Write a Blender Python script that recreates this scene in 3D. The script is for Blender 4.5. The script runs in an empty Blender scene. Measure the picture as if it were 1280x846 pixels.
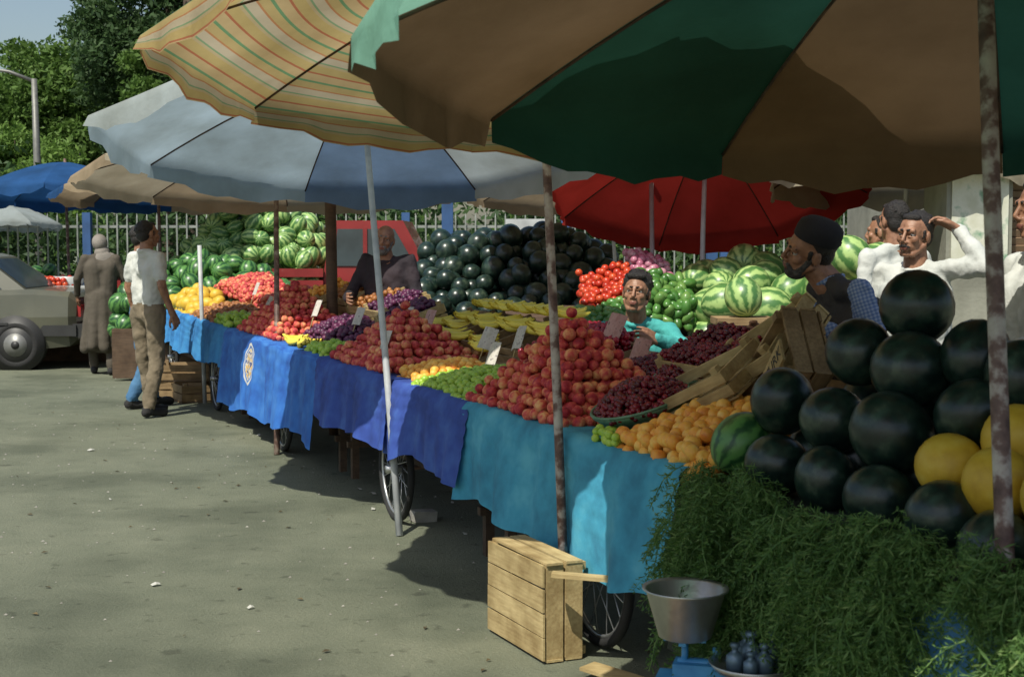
import bpy, math, random
import numpy as np
import mathutils
from mathutils import Vector, Matrix, Euler
random.seed(7); rng=np.random.default_rng(7)
scene=bpy.context.scene
COL=scene.collection
rd=math.radians
# ------------------------------------------------------------ stall line frame
TX,TY=-0.371,0.928          # along the row of carts, away from the camera
NX,NY=0.928,0.371           # from the front edge to the sellers' side
def L(s,w,z=0.0): return Vector((0.568+s*TX+w*NX, 4.68+s*TY+w*NY, z))
FR=Matrix(((-TX,NX,0),(-TY,NY,0),(0,0,1)))   # local x = towards near end, y = back
def FM(s,w,z,rot=None,extra=0.0):
    R=FR.copy()
    if extra: R=R@Matrix.Rotation(extra,3,'Z')
    if rot is not None: R=R@Euler(rot).to_matrix()
    return Matrix.Translation(L(s,w,z))@R.to_4x4()
# ------------------------------------------------------------ materials
def nt(name):
    m=bpy.data.materials.new(name); m.use_nodes=True
    return m,m.node_tree,m.node_tree.nodes['Principled BSDF'],m.node_tree.nodes['Material Output']
def N(t,typ,**k):
    n=t.nodes.new(typ)
    for a,b in k.items(): setattr(n,a,b)
    return n
def math_(t,op,a,b=None,clamp=False):
    n=N(t,'ShaderNodeMath',operation=op); n.use_clamp=clamp
    for i,x in enumerate((a,b)):
        if x is None: continue
        if isinstance(x,(int,float)): n.inputs[i].default_value=x
        else: t.links.new(x,n.inputs[i])
    return n.outputs[0]
def ramp(t,fac,cols,pos=None):
    r=N(t,'ShaderNodeValToRGB'); e=r.color_ramp.elements
    k=len(cols)
    if pos is None: pos=[i/max(1,k-1) for i in range(k)]
    while len(e)<k: e.new(0.5)
    for i,c in enumerate(cols):
        e[i].position=pos[i]; e[i].color=(c[0],c[1],c[2],1)
    t.links.new(fac,r.inputs[0]); return r.outputs[0]
def noise(t,vec,scale,detail=4,w=None,rough=.55):
    n=N(t,'ShaderNodeTexNoise'); n.inputs['Scale'].default_value=scale
    n.inputs['Detail'].default_value=detail; n.inputs['Roughness'].default_value=rough
    if w is not None:
        n.noise_dimensions='4D'; t.links.new(w,n.inputs['W'])
    if vec is not None: t.links.new(vec,n.inputs['Vector'])
    return n.outputs[0]
def spread(t,x,a=.32,b=.68):
    n=N(t,'ShaderNodeMapRange'); n.inputs[1].default_value=a; n.inputs[2].default_value=b
    t.links.new(x,n.inputs[0]); return n.outputs[0]
def M(name,cols,rough=.6,scale=4,wn=1.0,wi=0.0,bump=0.0,bscale=40,metal=0.0,spec=.5,trans=0.0,loc=False,pos=None,coat=0.0,bdist=.01):
    m,t,p,o=nt(name)
    if len(cols)==3 and isinstance(cols[0],(int,float)):
        c=cols; cols=[tuple(x*.78 for x in c),c,tuple(min(1,x*1.15) for x in c)]
    if loc:
        a=N(t,'ShaderNodeAttribute'); a.attribute_name='loc'; vec=a.outputs['Vector']
    else:
        vec=N(t,'ShaderNodeTexCoord').outputs['Object']
    g=N(t,'ShaderNodeNewGeometry'); isl=g.outputs['Random Per Island']
    w=math_(t,'MULTIPLY',isl,37.0) if (loc or wi) else None
    nz=spread(t,noise(t,vec,scale,4,w))
    f=math_(t,'ADD',math_(t,'MULTIPLY',nz,wn),math_(t,'MULTIPLY',isl,wi))
    c=ramp(t,f,cols,pos); t.links.new(c,p.inputs['Base Color'])
    p.inputs['Roughness'].default_value=rough; p.inputs['Metallic'].default_value=metal
    p.inputs['Specular IOR Level'].default_value=spec
    p.inputs['Coat Weight'].default_value=coat
    if bump:
        b=N(t,'ShaderNodeBump'); b.inputs['Strength'].default_value=bump; b.inputs['Distance'].default_value=bdist
        t.links.new(noise(t,vec,bscale,5),b.inputs['Height']); t.links.new(b.outputs[0],p.inputs['Normal'])
    if trans>0:
        tr=N(t,'ShaderNodeBsdfTranslucent'); t.links.new(c,tr.inputs[0])
        mx=N(t,'ShaderNodeMixShader'); mx.inputs[0].default_value=trans
        t.links.new(p.outputs[0],mx.inputs[1]); t.links.new(tr.outputs[0],mx.inputs[2]); t.links.new(mx.outputs[0],o.inputs[0])
    return m
def wood(name,a,b,scale=6):
    m,t,p,o=nt(name)
    tc=N(t,'ShaderNodeTexCoord').outputs['Object']
    g=N(t,'ShaderNodeNewGeometry').outputs['Random Per Island']
    mp=N(t,'ShaderNodeMapping'); mp.inputs['Scale'].default_value=(1.5,14,14); t.links.new(tc,mp.inputs[0])
    nz=noise(t,mp.outputs[0],scale,6,math_(t,'MULTIPLY',g,30))
    f=math_(t,'ADD',math_(t,'MULTIPLY',spread(t,nz),.55),math_(t,'MULTIPLY',g,.45))
    st=noise(t,tc,7,4)
    c=ramp(t,f,[a,tuple((x+y)/2 for x,y in zip(a,b)),b])
    mx=N(t,'ShaderNodeMix',data_type='RGBA',blend_type='MULTIPLY'); mx.inputs[0].default_value=.85
    t.links.new(c,mx.inputs[6]); t.links.new(ramp(t,spread(t,st),[(.45,.39,.30),(1,1,1)]),mx.inputs[7])
    t.links.new(mx.outputs[2],p.inputs['Base Color']); p.inputs['Roughness'].default_value=.75
    b_=N(t,'ShaderNodeBump'); b_.inputs['Strength'].default_value=.35; b_.inputs['Distance'].default_value=.004
    t.links.new(nz,b_.inputs['Height']); t.links.new(b_.outputs[0],p.inputs['Normal'])
    return m
W_CRATE=wood('crate_wood',(.38,.27,.12),(.68,.55,.28))
W_CRATE2=wood('weathered_wood',(.20,.13,.065),(.44,.31,.16))
W_DARK=wood('dark_wood',(.06,.04,.025),(.15,.09,.05))
IRON=M('rusty_iron',[(.03,.025,.02),(.08,.05,.035),(.14,.08,.05)],.7,14,bump=.3,metal=.3)
TYRE=M('tyre_rubber',(.02,.02,.02),.85,bump=.3)
STEEL=M('dull_steel',(.42,.43,.43),.35,9,metal=.8)
SKIN=M('skin',[(.20,.095,.055),(.29,.145,.085),(.35,.18,.11)],.5,26,bump=.25,bscale=120,bdist=.004)
LIP=M('lips',(.20,.075,.055),.5)
HAIR=M('black_hair',[(.006,.005,.005),(.025,.020,.017)],.5,60,bump=.9,bscale=180)
GREYH=M('grey_beard',[(.08,.075,.07),(.24,.23,.22)],.8,60,bump=.9,bscale=180)
EYEW=M('eye_white',(.36,.33,.30),.3)
EYEB=M('eye_iris',(.012,.008,.006),.2)
# ------------------------------------------------------------ mesh helpers
def fast(name,V,F,mats,parent=None,smooth=True,mi=None,loc=None,uv=None):
    V=np.asarray(V,dtype=np.float32); F=np.asarray(F,dtype=np.int32)
    me=bpy.data.meshes.new(name); k=F.shape[1]
    me.vertices.add(len(V)); me.vertices.foreach_set('co',V.ravel())
    me.loops.add(F.size); me.loops.foreach_set('vertex_index',F.ravel())
    me.polygons.add(len(F)); me.polygons.foreach_set('loop_start',np.arange(0,F.size,k,dtype=np.int32))
    me.update(calc_edges=True)
    me.polygons.foreach_set('use_smooth',np.full(len(F),smooth))
    if loc is not None:
        a=me.attributes.new('loc','FLOAT_VECTOR','POINT'); a.data.foreach_set('vector',np.asarray(loc,dtype=np.float32).ravel())
    if uv is not None:
        u=me.uv_layers.new(name='UVMap'); u.data.foreach_set('uv',np.asarray(uv,dtype=np.float32)[F.ravel()].ravel())
    for m in (mats if isinstance(mats,(list,tuple)) else [mats]): me.materials.append(m)
    if mi is not None: me.polygons.foreach_set('material_index',np.asarray(mi,dtype=np.int32))
    me.validate(); me.update()
    ob=bpy.data.objects.new(name,me); COL.objects.link(ob)
    if parent: ob.parent=parent
    return ob
def empty(name,loc=(0,0,0)):
    e=bpy.data.objects.new(name,None); COL.objects.link(e); e.empty_display_size=.1
    return e
class Bd:
    def __init__(s): s.v=[];s.f=[];s.m=[];s.s=[]
    def add(s,V,F,mi=0,sm=False,X=None):
        o=len(s.v)
        for p in V:
            p=Vector(p)
            if X is not None: p=X@p
            s.v.append(p[:])
        for f in F: s.f.append([i+o for i in f]); s.m.append(mi); s.s.append(sm)
    def box(s,c,d,mi=0,X=None,rot=None):
        c=Vector(c); R=Euler(rot).to_matrix() if rot else Matrix.Identity(3)
        V=[c+R@Vector((x*d[0]/2,y*d[1]/2,z*d[2]/2)) for z in(-1,1) for y in(-1,1) for x in(-1,1)]
        s.add(V,[(0,2,3,1),(4,5,7,6),(0,1,5,4),(2,6,7,3),(0,4,6,2),(1,3,7,5)],mi,False,X)
    def tube(s,pts,rs,n=8,mi=0,X=None,sm=True):
        pts=[Vector(p) for p in pts]
        if isinstance(rs,(int,float)): rs=[rs]*len(pts)
        V=[];F=[]; up=Vector((0,0,1))
        for i,p in enumerate(pts):
            d=(pts[min(i+1,len(pts)-1)]-pts[max(i-1,0)]).normalized()
            a=d.cross(up)
            if a.length<.15: a=d.cross(Vector((0,1,0)))
            a.normalize(); b=a.cross(d)
            for j in range(n):
                q=2*math.pi*j/n; V.append(p+(a*math.cos(q)+b*math.sin(q))*rs[i])
        for i in range(len(pts)-1):
            for j in range(n):
                k=(j+1)%n; F.append((i*n+j,i*n+k,(i+1)*n+k,(i+1)*n+j))
        F.append(tuple(range(n))[::-1]); F.append(tuple(range((len(pts)-1)*n,len(pts)*n)))
        s.add(V,F,mi,sm,X)
    def lathe(s,prof,n=24,mi=0,X=None,sm=True):
        V=[];F=[]
        for r,z in prof:
            for j in range(n):
                q=2*math.pi*j/n; V.append((r*math.cos(q),r*math.sin(q),z))
        for i in range(len(prof)-1):
            for j in range(n):
                k=(j+1)%n; F.append((i*n+j,i*n+k,(i+1)*n+k,(i+1)*n+j))
        s.add(V,F,mi,sm,X)
    def ring(s,R,r,n=36,k=8,mi=0,X=None):
        V=[];F=[]
        for i in range(n):
            a=2*math.pi*i/n
            for j in range(k):
                b=2*math.pi*j/k; q=R+r*math.cos(b); V.append((q*math.cos(a),q*math.sin(a),r*math.sin(b)))
        for i in range(n):
            for j in range(k):
                F.append((i*k+j,((i+1)%n)*k+j,((i+1)%n)*k+(j+1)%k,i*k+(j+1)%k))
        s.add(V,F,mi,True,X)
    def obj(s,name,mats,parent=None):
        me=bpy.data.meshes.new(name); me.from_pydata(s.v,[],s.f)
        for m in mats: me.materials.append(m)
        me.polygons.foreach_set('material_index',s.m); me.polygons.foreach_set('use_smooth',s.s)
        me.update(); ob=bpy.data.objects.new(name,me); COL.objects.link(ob)
        if parent: ob.parent=parent
        return ob
import bmesh
def ico(sub):
    bm=bmesh.new(); bmesh.ops.create_icosphere(bm,subdivisions=sub,radius=1)
    V=np.array([v.co[:] for v in bm.verts]); F=np.array([[v.index for v in f.verts] for f in bm.faces]); bm.free()
    return V,F
ICO1=ico(1);ICO2=ico(2);ICO3=ico(3)
def peach():
    V,F=ICO3; V=V.copy(); r=np.hypot(V[:,0],V[:,1])
    V[:,2]-=.28*np.exp(-(r/.35)**2)*np.sign(V[:,2])*np.where(V[:,2]>0,1,.4)
    V*= (1-.05*np.exp(-(V[:,0]/.14)**2)*(V[:,1]>0))[:,None]
    return V,F
PEACH=peach()
def rotm():
    q=rng.normal(size=4); q/=np.linalg.norm(q); return np.array(mathutils.Quaternion(q).to_matrix())
def scatter(name,tm,items,mats,parent=None,mi=None):
    V,F=tm; k=len(V); n=len(items)
    AV=np.empty((n*k,3)); AF=np.empty((n*len(F),F.shape[1]),dtype=np.int32)
    for i,(p,sc,R) in enumerate(items):
        if R is None: R=rotm()
        AV[i*k:(i+1)*k]=(V*np.asarray(sc))@np.asarray(R).T+np.asarray(p); AF[i*len(F):(i+1)*len(F)]=F+i*k
    return fast(name,AV,AF,mats,parent,True,(np.repeat(mi,len(F)) if mi is not None else None),np.tile(V,(n,1)))
# ------------------------------------------------------------ fruit
def fm(name,cols,rough=.4,scale=1.2,wn=.6,wi=.4,**k): return M(name,cols,rough,scale,wn,wi,loc=True,**k)
F_PEACH=fm('peach_skin',[(.22,.012,.028),(.38,.025,.04),(.54,.07,.065),(.68,.22,.11),(.78,.44,.18)],.6,1.1,.65,.45,bump=.1,bscale=30,spec=.35)
F_APR=fm('apricot_skin',[(.62,.16,.03),(.80,.33,.04),(.88,.48,.08),(.88,.60,.18)],.5,1.0,.5,.5)
F_LIME=fm('green_plum_skin',[(.16,.32,.03),(.32,.52,.05),(.50,.64,.11)],.35)
F_CH=fm('cherry_skin',[(.04,.003,.009),(.12,.005,.015),(.28,.012,.028)],.16,1,.3,.7)
F_CHR=fm('red_cherry_skin',[(.14,.006,.02),(.32,.012,.03),(.46,.03,.05)],.2,1,.3,.7)
F_TOM=fm('tomato_skin',[(.32,.022,.012),(.50,.04,.018),(.58,.10,.03)],.28,1,.3,.7)
F_PUR=fm('purple_plum_skin',[(.03,.008,.03),(.08,.015,.055),(.17,.03,.09)],.45,1,.4,.6)
F_BROWN=fm('brown_fruit_skin',[(.18,.06,.02),(.34,.13,.035),(.46,.23,.07)],.5,1,.4,.6)
F_YEL=fm('yellow_melon_skin',[(.46,.26,.02),(.62,.39,.03),(.70,.50,.08)],.5,1.5,.7,.3,bump=.12,bscale=5)
F_BAN=fm('banana_skin',[(.50,.44,.05),(.84,.66,.08),(.90,.76,.16)],.45,2,.5,.5)
F_DARKM=fm('dark_watermelon_rind',[(.003,.009,.008),(.006,.017,.014),(.015,.034,.024),(.05,.075,.05)],.30,2.0,.85,.2,bump=.12,bscale=2.2,spec=.55)
F_GREEN=fm('pepper_skin',[(.03,.10,.02),(.07,.20,.04),(.18,.30,.08)],.3,1,.4,.6)
F_ONION=fm('onion_skin',[(.26,.05,.11),(.46,.17,.25),(.6,.44,.44)],.3,1,.4,.6)
def stripemelon(name,a,b):
    m,t,p,o=nt(name)
    at=N(t,'ShaderNodeAttribute'); at.attribute_name='loc'
    isl=N(t,'ShaderNodeNewGeometry').outputs['Random Per Island']
    sp=N(t,'ShaderNodeSeparateXYZ'); t.links.new(at.outputs['Vector'],sp.inputs[0])
    ang=math_(t,'ARCTAN2',sp.outputs[1],sp.outputs[0])
    nz=noise(t,at.outputs['Vector'],2.5,4,math_(t,'MULTIPLY',isl,30))
    f=math_(t,'SINE',math_(t,'ADD',math_(t,'MULTIPLY',ang,9),math_(t,'MULTIPLY',nz,9)))
    f=math_(t,'ADD',math_(t,'MULTIPLY',f,.5),math_(t,'MULTIPLY',isl,.5))
    t.links.new(ramp(t,f,[a,tuple((x+y)*.5 for x,y in zip(a,b)),b],[0,.35,.7]),p.inputs['Base Color'])
    p.inputs['Roughness'].default_value=.35; return m
F_STR=stripemelon('striped_watermelon_rind',(.07,.18,.05),(.36,.52,.18))
F_STR2=stripemelon('green_watermelon_rind',(.018,.075,.022),(.10,.25,.06))
def pyramid(name,sc,wc,hs,hw,z0,H,r,mat,tm=PEACH,parent=None):
    it=[]; lv=max(2,int(H/(1.42*r))+1)
    for k in range(lv):
        f=1-k/lv*1.0; a=hs*f; b=hw*f
        ns=max(1,int(2*a/(2.02*r))); nw=max(1,int(2*b/(2.02*r)))
        for i in range(ns):
            for j in range(nw):
                if k<lv-2 and 2<i<ns-3 and 2<j<nw-3: continue
                if (i in(0,ns-1) or j in (0,nw-1)) and k<lv-2 and rng.random()<.12: continue
                s=sc+(i-(ns-1)/2)*2.02*r+rng.normal()*.26*r; w=wc+(j-(nw-1)/2)*2.02*r+rng.normal()*.26*r
                rr=r*rng.uniform(.80,1.10)
                it.append((L(s,w,z0+r+k*1.42*r+rng.normal()*.17*r),rr,None))
    return scatter(name,tm,it,mat,parent)
def heap(name,s0,s1,w0,w1,zf,r,mat,layers=2,tm=ICO2,sq=(1,1,1),oval=True,parent=None,jit=.38):
    it=[]; st=1.85*r
    for k in range(layers):
        i=0; w=w0+r
        while w<w1-r*.5:
            s=s0+r+(i%2)*r+k*r*.7
            while s<s1-r*.3:
                a=s+rng.normal()*jit*r; b=w+rng.normal()*jit*r; z=zf(a,b)-r-k*1.5*r+rng.normal()*.3*r
                it.append((L(a,b,z),np.array(sq)*r*rng.uniform(.82,1.12),None)); s+=st
            w+=st*.88; i+=1
    return scatter(name,tm,it,mat,parent)
def mound(sc,wc,hs,hw,z0,H,slope=0.0):
    return lambda s,w: z0+slope*(w-wc)+H*max(0,1-((s-sc)/hs)**2)*max(0,1-((w-wc)/hw)**2)
# ------------------------------------------------------------ crates
def crate(X,d=(.5,.36,.16),mat=W_CRATE,name='wooden_crate',gap=.010,nb=5):
    b=Bd(); l,w,h=d; t=.009; J=lambda a:random.uniform(-a,a)
    for sy in(-1,1):
        k=2 if h<.2 else 3; sh=h/k-.014
        for i in range(k):
            b.box((J(.003),sy*(w/2),-h/2+h/k*(i+.5)),(l+J(.004),t,sh),0,rot=(J(.01),J(.012),0))
    for sx in(-1,1):
        k=2
        for i in range(k): b.box((sx*(l/2-.012),0,-h/2+h/k*(i+.5)),(.014,w-t*1.2,h/k-.010),0)
        for sy in(-1,1): b.box((sx*(l/2-.036),sy*(w/2-.022),.008),(.032,.030,h+.016),0)
    bw=w/nb
    for i in range(nb): b.box((0,-w/2+bw*(i+.5),-h/2-.006),(l-.002+J(.006),bw-gap+J(.003),.008),0,rot=(0,0,J(.012)))
    ob=b.obj(name,[mat]); ob.matrix_world=X; return ob
# ------------------------------------------------------------ ground
m,t,p,o=nt('asphalt')
tc=N(t,'ShaderNodeTexCoord').outputs['Object']
big=spread(t,noise(t,tc,.35,6)); fine=noise(t,tc,60,6,rough=.7); mid=spread(t,noise(t,tc,3.5,7,rough=.65))
f=math_(t,'ADD',math_(t,'MULTIPLY',big,.40),math_(t,'ADD',math_(t,'MULTIPLY',mid,.3),math_(t,'MULTIPLY',spread(t,fine,.28,.72),.38)))
c=ramp(t,f,[(.078,.090,.060),(.125,.140,.094),(.165,.178,.122),(.235,.24,.172)])
spots=noise(t,tc,9,3)
sm=ramp(t,spots,[(.6,.6,.58),(1,1,1)],[.29,.38])
mx=N(t,'ShaderNodeMix',data_type='RGBA',blend_type='MULTIPLY'); mx.inputs[0].default_value=1
t.links.new(c,mx.inputs[6]); t.links.new(sm,mx.inputs[7])
st2=noise(t,tc,.9,5); mx2=N(t,'ShaderNodeMix',data_type='RGBA',blend_type='MULTIPLY'); mx2.inputs[0].default_value=.8
t.links.new(mx.outputs[2],mx2.inputs[6]); t.links.new(ramp(t,st2,[(.52,.55,.52),(1,1,1)],[.36,.52]),mx2.inputs[7]); t.links.new(mx2.outputs[2],p.inputs['Base Color'])
p.inputs['Roughness'].default_value=.88
b_=N(t,'ShaderNodeBump'); b_.inputs['Strength'].default_value=.8; b_.inputs['Distance'].default_value=.016
t.links.new(fine,b_.inputs['Height']); t.links.new(b_.outputs[0],p.inputs['Normal'])
b=Bd(); b.add([(-300,-100,0),(300,-100,0),(300,500,0),(-300,500,0)],[(0,1,2,3)]); b.obj('ground',[m])
PAV=M('paving',[(.16,.15,.12),(.26,.24,.2)],.85,3,bump=.3)
b=Bd(); b.box((-4,26,.06),(60,12,.12),0); b.obj('pavement',[PAV])
# ------------------------------------------------------------ carts
CLOTH_A=M('cyan_cloth',[(.04,.24,.38),(.06,.36,.54),(.12,.48,.64)],.8,5,bump=.5,bscale=14,trans=.15)
CLOTH_B=M('indigo_cloth',[(.022,.05,.24),(.035,.08,.36),(.06,.14,.46)],.8,5,bump=.5,bscale=14,trans=.12)
CLOTH_D=M('blue_cloth',[(.02,.14,.38),(.04,.23,.54),(.06,.30,.62)],.8,5,bump=.5,bscale=14,trans=.12)
def emblem_cloth():
    m,t,p,o=nt('printed_blue_cloth')
    uv=N(t,'ShaderNodeTexCoord').outputs['UV']; sp=N(t,'ShaderNodeSeparateXYZ'); t.links.new(uv,sp.inputs[0])
    x=math_(t,'SUBTRACT',sp.outputs[0],2.12); y=math_(t,'SUBTRACT',sp.outputs[1],.33)
    d=math_(t,'SQRT',math_(t,'ADD',math_(t,'MULTIPLY',x,x),math_(t,'MULTIPLY',math_(t,'MULTIPLY',y,y),.9)))
    nz=noise(t,uv,28,2)
    base=ramp(t,spread(t,noise(t,uv,5,4)),[(.015,.08,.34),(.025,.14,.48),(.05,.20,.56)])
    inner=ramp(t,nz,[(.65,.38,.05),(.7,.68,.6),(.02,.05,.2)],[.42,.5,.60])
    ring=ramp(t,d,[(1,1,1),(1,1,1),(0,0,0),(0,0,0),(1,1,1),(1,1,1),(0,0,0)],[0,.12,.125,.135,.14,.155,.16])
    msk=ramp(t,d,[(1,1,1),(0,0,0)],[.115,.12])
    white=N(t,'ShaderNodeMix',data_type='RGBA'); t.links.new(ring,white.inputs[0]); t.links.new(base,white.inputs[6]); white.inputs[7].default_value=(.6,.6,.56,1)
    fin=N(t,'ShaderNodeMix',data_type='RGBA'); t.links.new(msk,fin.inputs[0]); t.links.new(white.outputs[2],fin.inputs[6]); t.links.new(inner,fin.inputs[7])
    t.links.new(fin.outputs[2],p.inputs['Base Color']); p.inputs['Roughness'].default_value=.75
    return m
CLOTH_C=emblem_cloth()
def cloth(s0,s1,zb0,zb1,mat,name,seed=0,push=0.0,parent=None,zt=.79):
    r=random.Random(seed); n=int((s1-s0)*44)+8; q=18; V=[];UV=[]
    ph=[(r.uniform(5,9),r.uniform(0,6),1.0),(r.uniform(12,19),r.uniform(0,6),.6),(r.uniform(27,38),r.uniform(0,6),.28)]
    top=[(.16,zt+.004),(.05,zt+.006),(.0,zt+.004)]
    for i in range(n+1):
        u=i/n; s=s0+(s1-s0)*u; zb=zb0+(zb1-zb0)*u+.025*math.sin(s*4.3+seed)+.012*math.sin(s*11+seed)
        sag=.012*math.sin(s*7+seed)
        for w,z in top: V.append(L(s,w-push,z+sag*.5)); UV.append((s-s0,z))
        for k in range(1,q+1):
            g=k/q; wv=sum(a*math.sin(f*s+p_+g*1.3*(a)) for f,p_,a in ph)
            fold=.006*math.sin(38*g+s*6)*(1-g)
            w=-.012-push-.035*g**.5-(.5+.5*wv)*.052*g**.8-fold
            V.append(L(s+.02*g*math.sin(s*9+seed),w,zt+sag+(zb-zt)*g)); UV.append((s-s0,zt+(zb-zt)*g-zb0))
    m_=q+3; F=[(i*m_+k,(i+1)*m_+k,(i+1)*m_+k+1,i*m_+k+1) for i in range(n) for k in range(m_-1)]
    return fast(name,[v[:] for v in V],F,mat,parent,True,uv=UV)
def wheel(b,X,R=.29):
    b.ring(R-.018,.020,40,8,1,X); b.ring(R-.040,.010,40,6,2,X)
    b.tube([(0,0,-.06),(0,0,.06)],.022,10,2,X)
    for i in range(20):
        a=2*math.pi*i/20; h=.03*(1 if i%2 else -1)
        b.tube([(.018*math.cos(a+1),.018*math.sin(a+1),h),((R-.04)*math.cos(a),(R-.04)*math.sin(a),0)],.0028,5,2,X)
def cart(s0,s1,D=1.0,wheels=(),zt=.78):
    b=Bd(); X=FM((s0+s1)/2,0,0); l=s1-s0-.02
    for i in range(8): b.box((0,D/8*(i+.5),zt-.012),(l,D/8-.006,.024),0,X)
    for y in (.06,D-.06): b.box((0,y,zt-.065),(l-.04,.05,.08),0,X)
    for x in (-l/2+.08,0,l/2-.08): b.box((x,D/2,zt-.066),(.05,D-.18,.07),0,X)
    for x in (-l/2+.12,l/2-.12):
        for y in (.15,D-.15): b.box((x,y,.36),(.045,.045,.66),0,X)
        b.box((x,D/2,.25),(.04,D-.2,.04),0,X)
    for y in (.15,D-.15): b.box((0,y,.33),(l-.2,.035,.035),3,X)
    for (s,sd) in wheels:
        for w in (.03,D-.1):
            b_X=Matrix.Translation(L(s,w,.292))@FR.to_4x4()@Matrix.Rotation(math.pi/2,4,'X'); wheel(b,b_X)
        b.tube([L(s,0,.292),L(s,D-.06,.292)],.014,8,3)
    return b.obj('market_cart',[W_DARK,TYRE,STEEL,IRON])
cart(.02,2.05,wheels=[(.72,0)])
cart(2.08,4.74,wheels=[(3.33,0)])
cart(4.78,8.05,wheels=[(6.15,0)])
cart(8.1,12.4,wheels=[(8.85,0),(11.5,0)])
cart(-2.5,-.02,zt=.76,wheels=[(-1.9,0)])
cloth(-.02,2.10,.30,.36,CLOTH_A,'cyan_stall_cloth',1)
cloth(2.02,3.35,.44,.38,CLOTH_B,'indigo_stall_cloth',2)
cloth(3.25,4.85,.40,.44,CLOTH_B,'indigo_stall_cloth',5,.008)
cloth(4.80,8.1,.24,.17,CLOTH_C,'printed_stall_cloth',3,.01)
cloth(8.0,12.45,.46,.42,CLOTH_D,'blue_stall_cloth',4)
for s0,s1 in ((.1,2.0),(2.15,4.7),(4.85,8.0),(8.2,12.3)):
    b=Bd(); X=FM((s0+s1)/2,.78,.90,(rd(16),0,0)); k=6
    for i in range(k): b.box((0,-.3+.6/k*(i+.5),0),(s1-s0,.6/k-.012,.016),0,X)
    X2=FM((s0+s1)/2,0,0)
    for x in np.linspace(-(s1-s0)/2+.05,(s1-s0)/2-.05,4):
        b.box((x,1.03,.87),(.04,.04,.2),0,X2); b.box((x,.54,.80),(.04,.04,.04),0,X2)
    b.obj('display_board',[W_CRATE2])
# ------------------------------------------------------------ produce
pyramid('peach_pyramid',1.62,.33,.58,.34,.785,.41,.0285,F_PEACH)
pyramid('peach_pyramid',4.12,.34,.64,.34,.785,.36,.029,F_PEACH)
pyramid('peach_pyramid',7.15,.36,.78,.35,.785,.40,.030,F_PEACH)
heap('apricot_heap',-.14,.58,.015,.46,mound(.2,.46,.80,.9,.81,.19,.20),.0275,F_APR,3,PEACH)
heap('green_plum_heap',.52,.74,.0,.12,mound(.62,.07,.3,.2,.80,.05),.018,F_LIME,2)
heap('green_plum_heap',2.2,3.08,.02,.48,mound(2.65,.3,.62,.42,.79,.11,.1),.021,F_LIME,3)
heap('apricot_heap',3.06,3.52,.08,.5,mound(3.3,.3,.4,.4,.79,.10,.1),.026,F_APR,3)
heap('green_plum_heap',4.85,5.4,.02,.3,mound(5.1,.15,.5,.3,.80,.08),.024,F_LIME,2)
heap('purple_plum_heap',5.35,6.4,.22,.62,mound(5.9,.45,.7,.35,.79,.22,.1),.024,F_PUR,3)
heap('brown_fruit_heap',9.0,10.5,.03,.55,mound(9.7,.3,.9,.4,.79,.16,.1),.03,F_BROWN,3)
heap('green_plum_heap',8.2,9.0,.02,.4,mound(8.6,.2,.5,.4,.79,.12),.028,F_LIME,2)
heap('yellow_melon_heap',10.6,12.3,.03,.55,mound(11.5,.3,1.,.4,.79,.25,.1),.07,F_YEL,2,ICO3,(1,1,1.15))
heap('red_plum_heap',10.0,12.2,.55,1.0,mound(11.2,.8,1.3,.5,1.0,.18,.2),.03,F_PEACH,3)
heap('red_plum_heap',8.2,9.8,.55,1.0,mound(9.,.8,1.,.5,.95,.15,.2),.03,F_PEACH,3)
heap('red_cherry_heap',1.35,2.05,.55,1.0,mound(1.7,.8,.6,.5,.89,.12,.22),.014,F_CH,3,ICO1)
heap('strawberry_heap',2.3,3.0,.62,1.0,mound(2.65,.85,.6,.4,.95,.15,.3),.019,F_CHR,3,ICO1,(1,1,1.3))
heap('mixed_plum_heap',3.6,4.6,.6,.78,mound(4.1,.7,.6,.4,.9,.06,.3),.024,F_BROWN,2)
BASK=M('green_basket_plastic',[(.07,.17,.10),(.15,.29,.19)],.55,20,bump=.3,bscale=80)
def basket(s,w,z,R,rot,mat,nm='cherry_basket'):
    X=FM(s,w,z,rot); e=empty(nm); b=Bd()
    b.lathe([(.001,0),(R*.7,0),(R*.95,.07),(R*1.04,.08),(R*1.05,.07),(R*.98,.055),(R*.72,-.01),(.001,-.01)],32,0,X)
    b.ring(R*1.04,.006,40,6,0,X@Matrix.Translation((0,0,.08)))
    b.obj('basket_bowl',[BASK],e)
    it=[]; r=.0125
    for k in range(int(1500*(R/.25)**2)):
        a=rng.uniform(0,2*math.pi); q=R*1.0*math.sqrt(rng.uniform(0,1)); h=.075+.085*(1-(q/R)**2)+rng.uniform(-.022,.004)
        it.append(((X@Vector((q*math.cos(a),q*math.sin(a),h)))[:],r*rng.uniform(.85,1.1),None))
    scatter('cherries',ICO2,it,mat,e)
basket(.80,.27,.85,.19,(rd(18),0,0),F_CH)
basket(1.02,.66,.95,.2,(rd(20),0,0),F_CH)
def crate_fill(s,w,z,rot,extra,d,mat,r,nm,fill=True,wd=W_CRATE):
    X=FM(s,w,z,rot,extra); crate(X,d,wd)
    if fill:
        it=[]
        for k in range(2):
            for x in np.arange(-d[0]/2+r*2,d[0]/2-r*2,1.8*r):
                for y in np.arange(-d[1]/2+r*1.5,d[1]/2-r*1.5,1.7*r):
                    it.append(((X@Vector((x+rng.normal()*r*.3,y+rng.normal()*r*.3,d[2]/2-.01-k*r*1.4+rng.normal()*r*.4+.02)))[:],r*rng.uniform(.85,1.1),None))
        scatter(nm,ICO1,it,mat)
crate_fill(.92,.68,1.07,(rd(24),0,0),0,(.50,.34,.12),F_CH,.013,'cherry_crate_fill')
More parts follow.
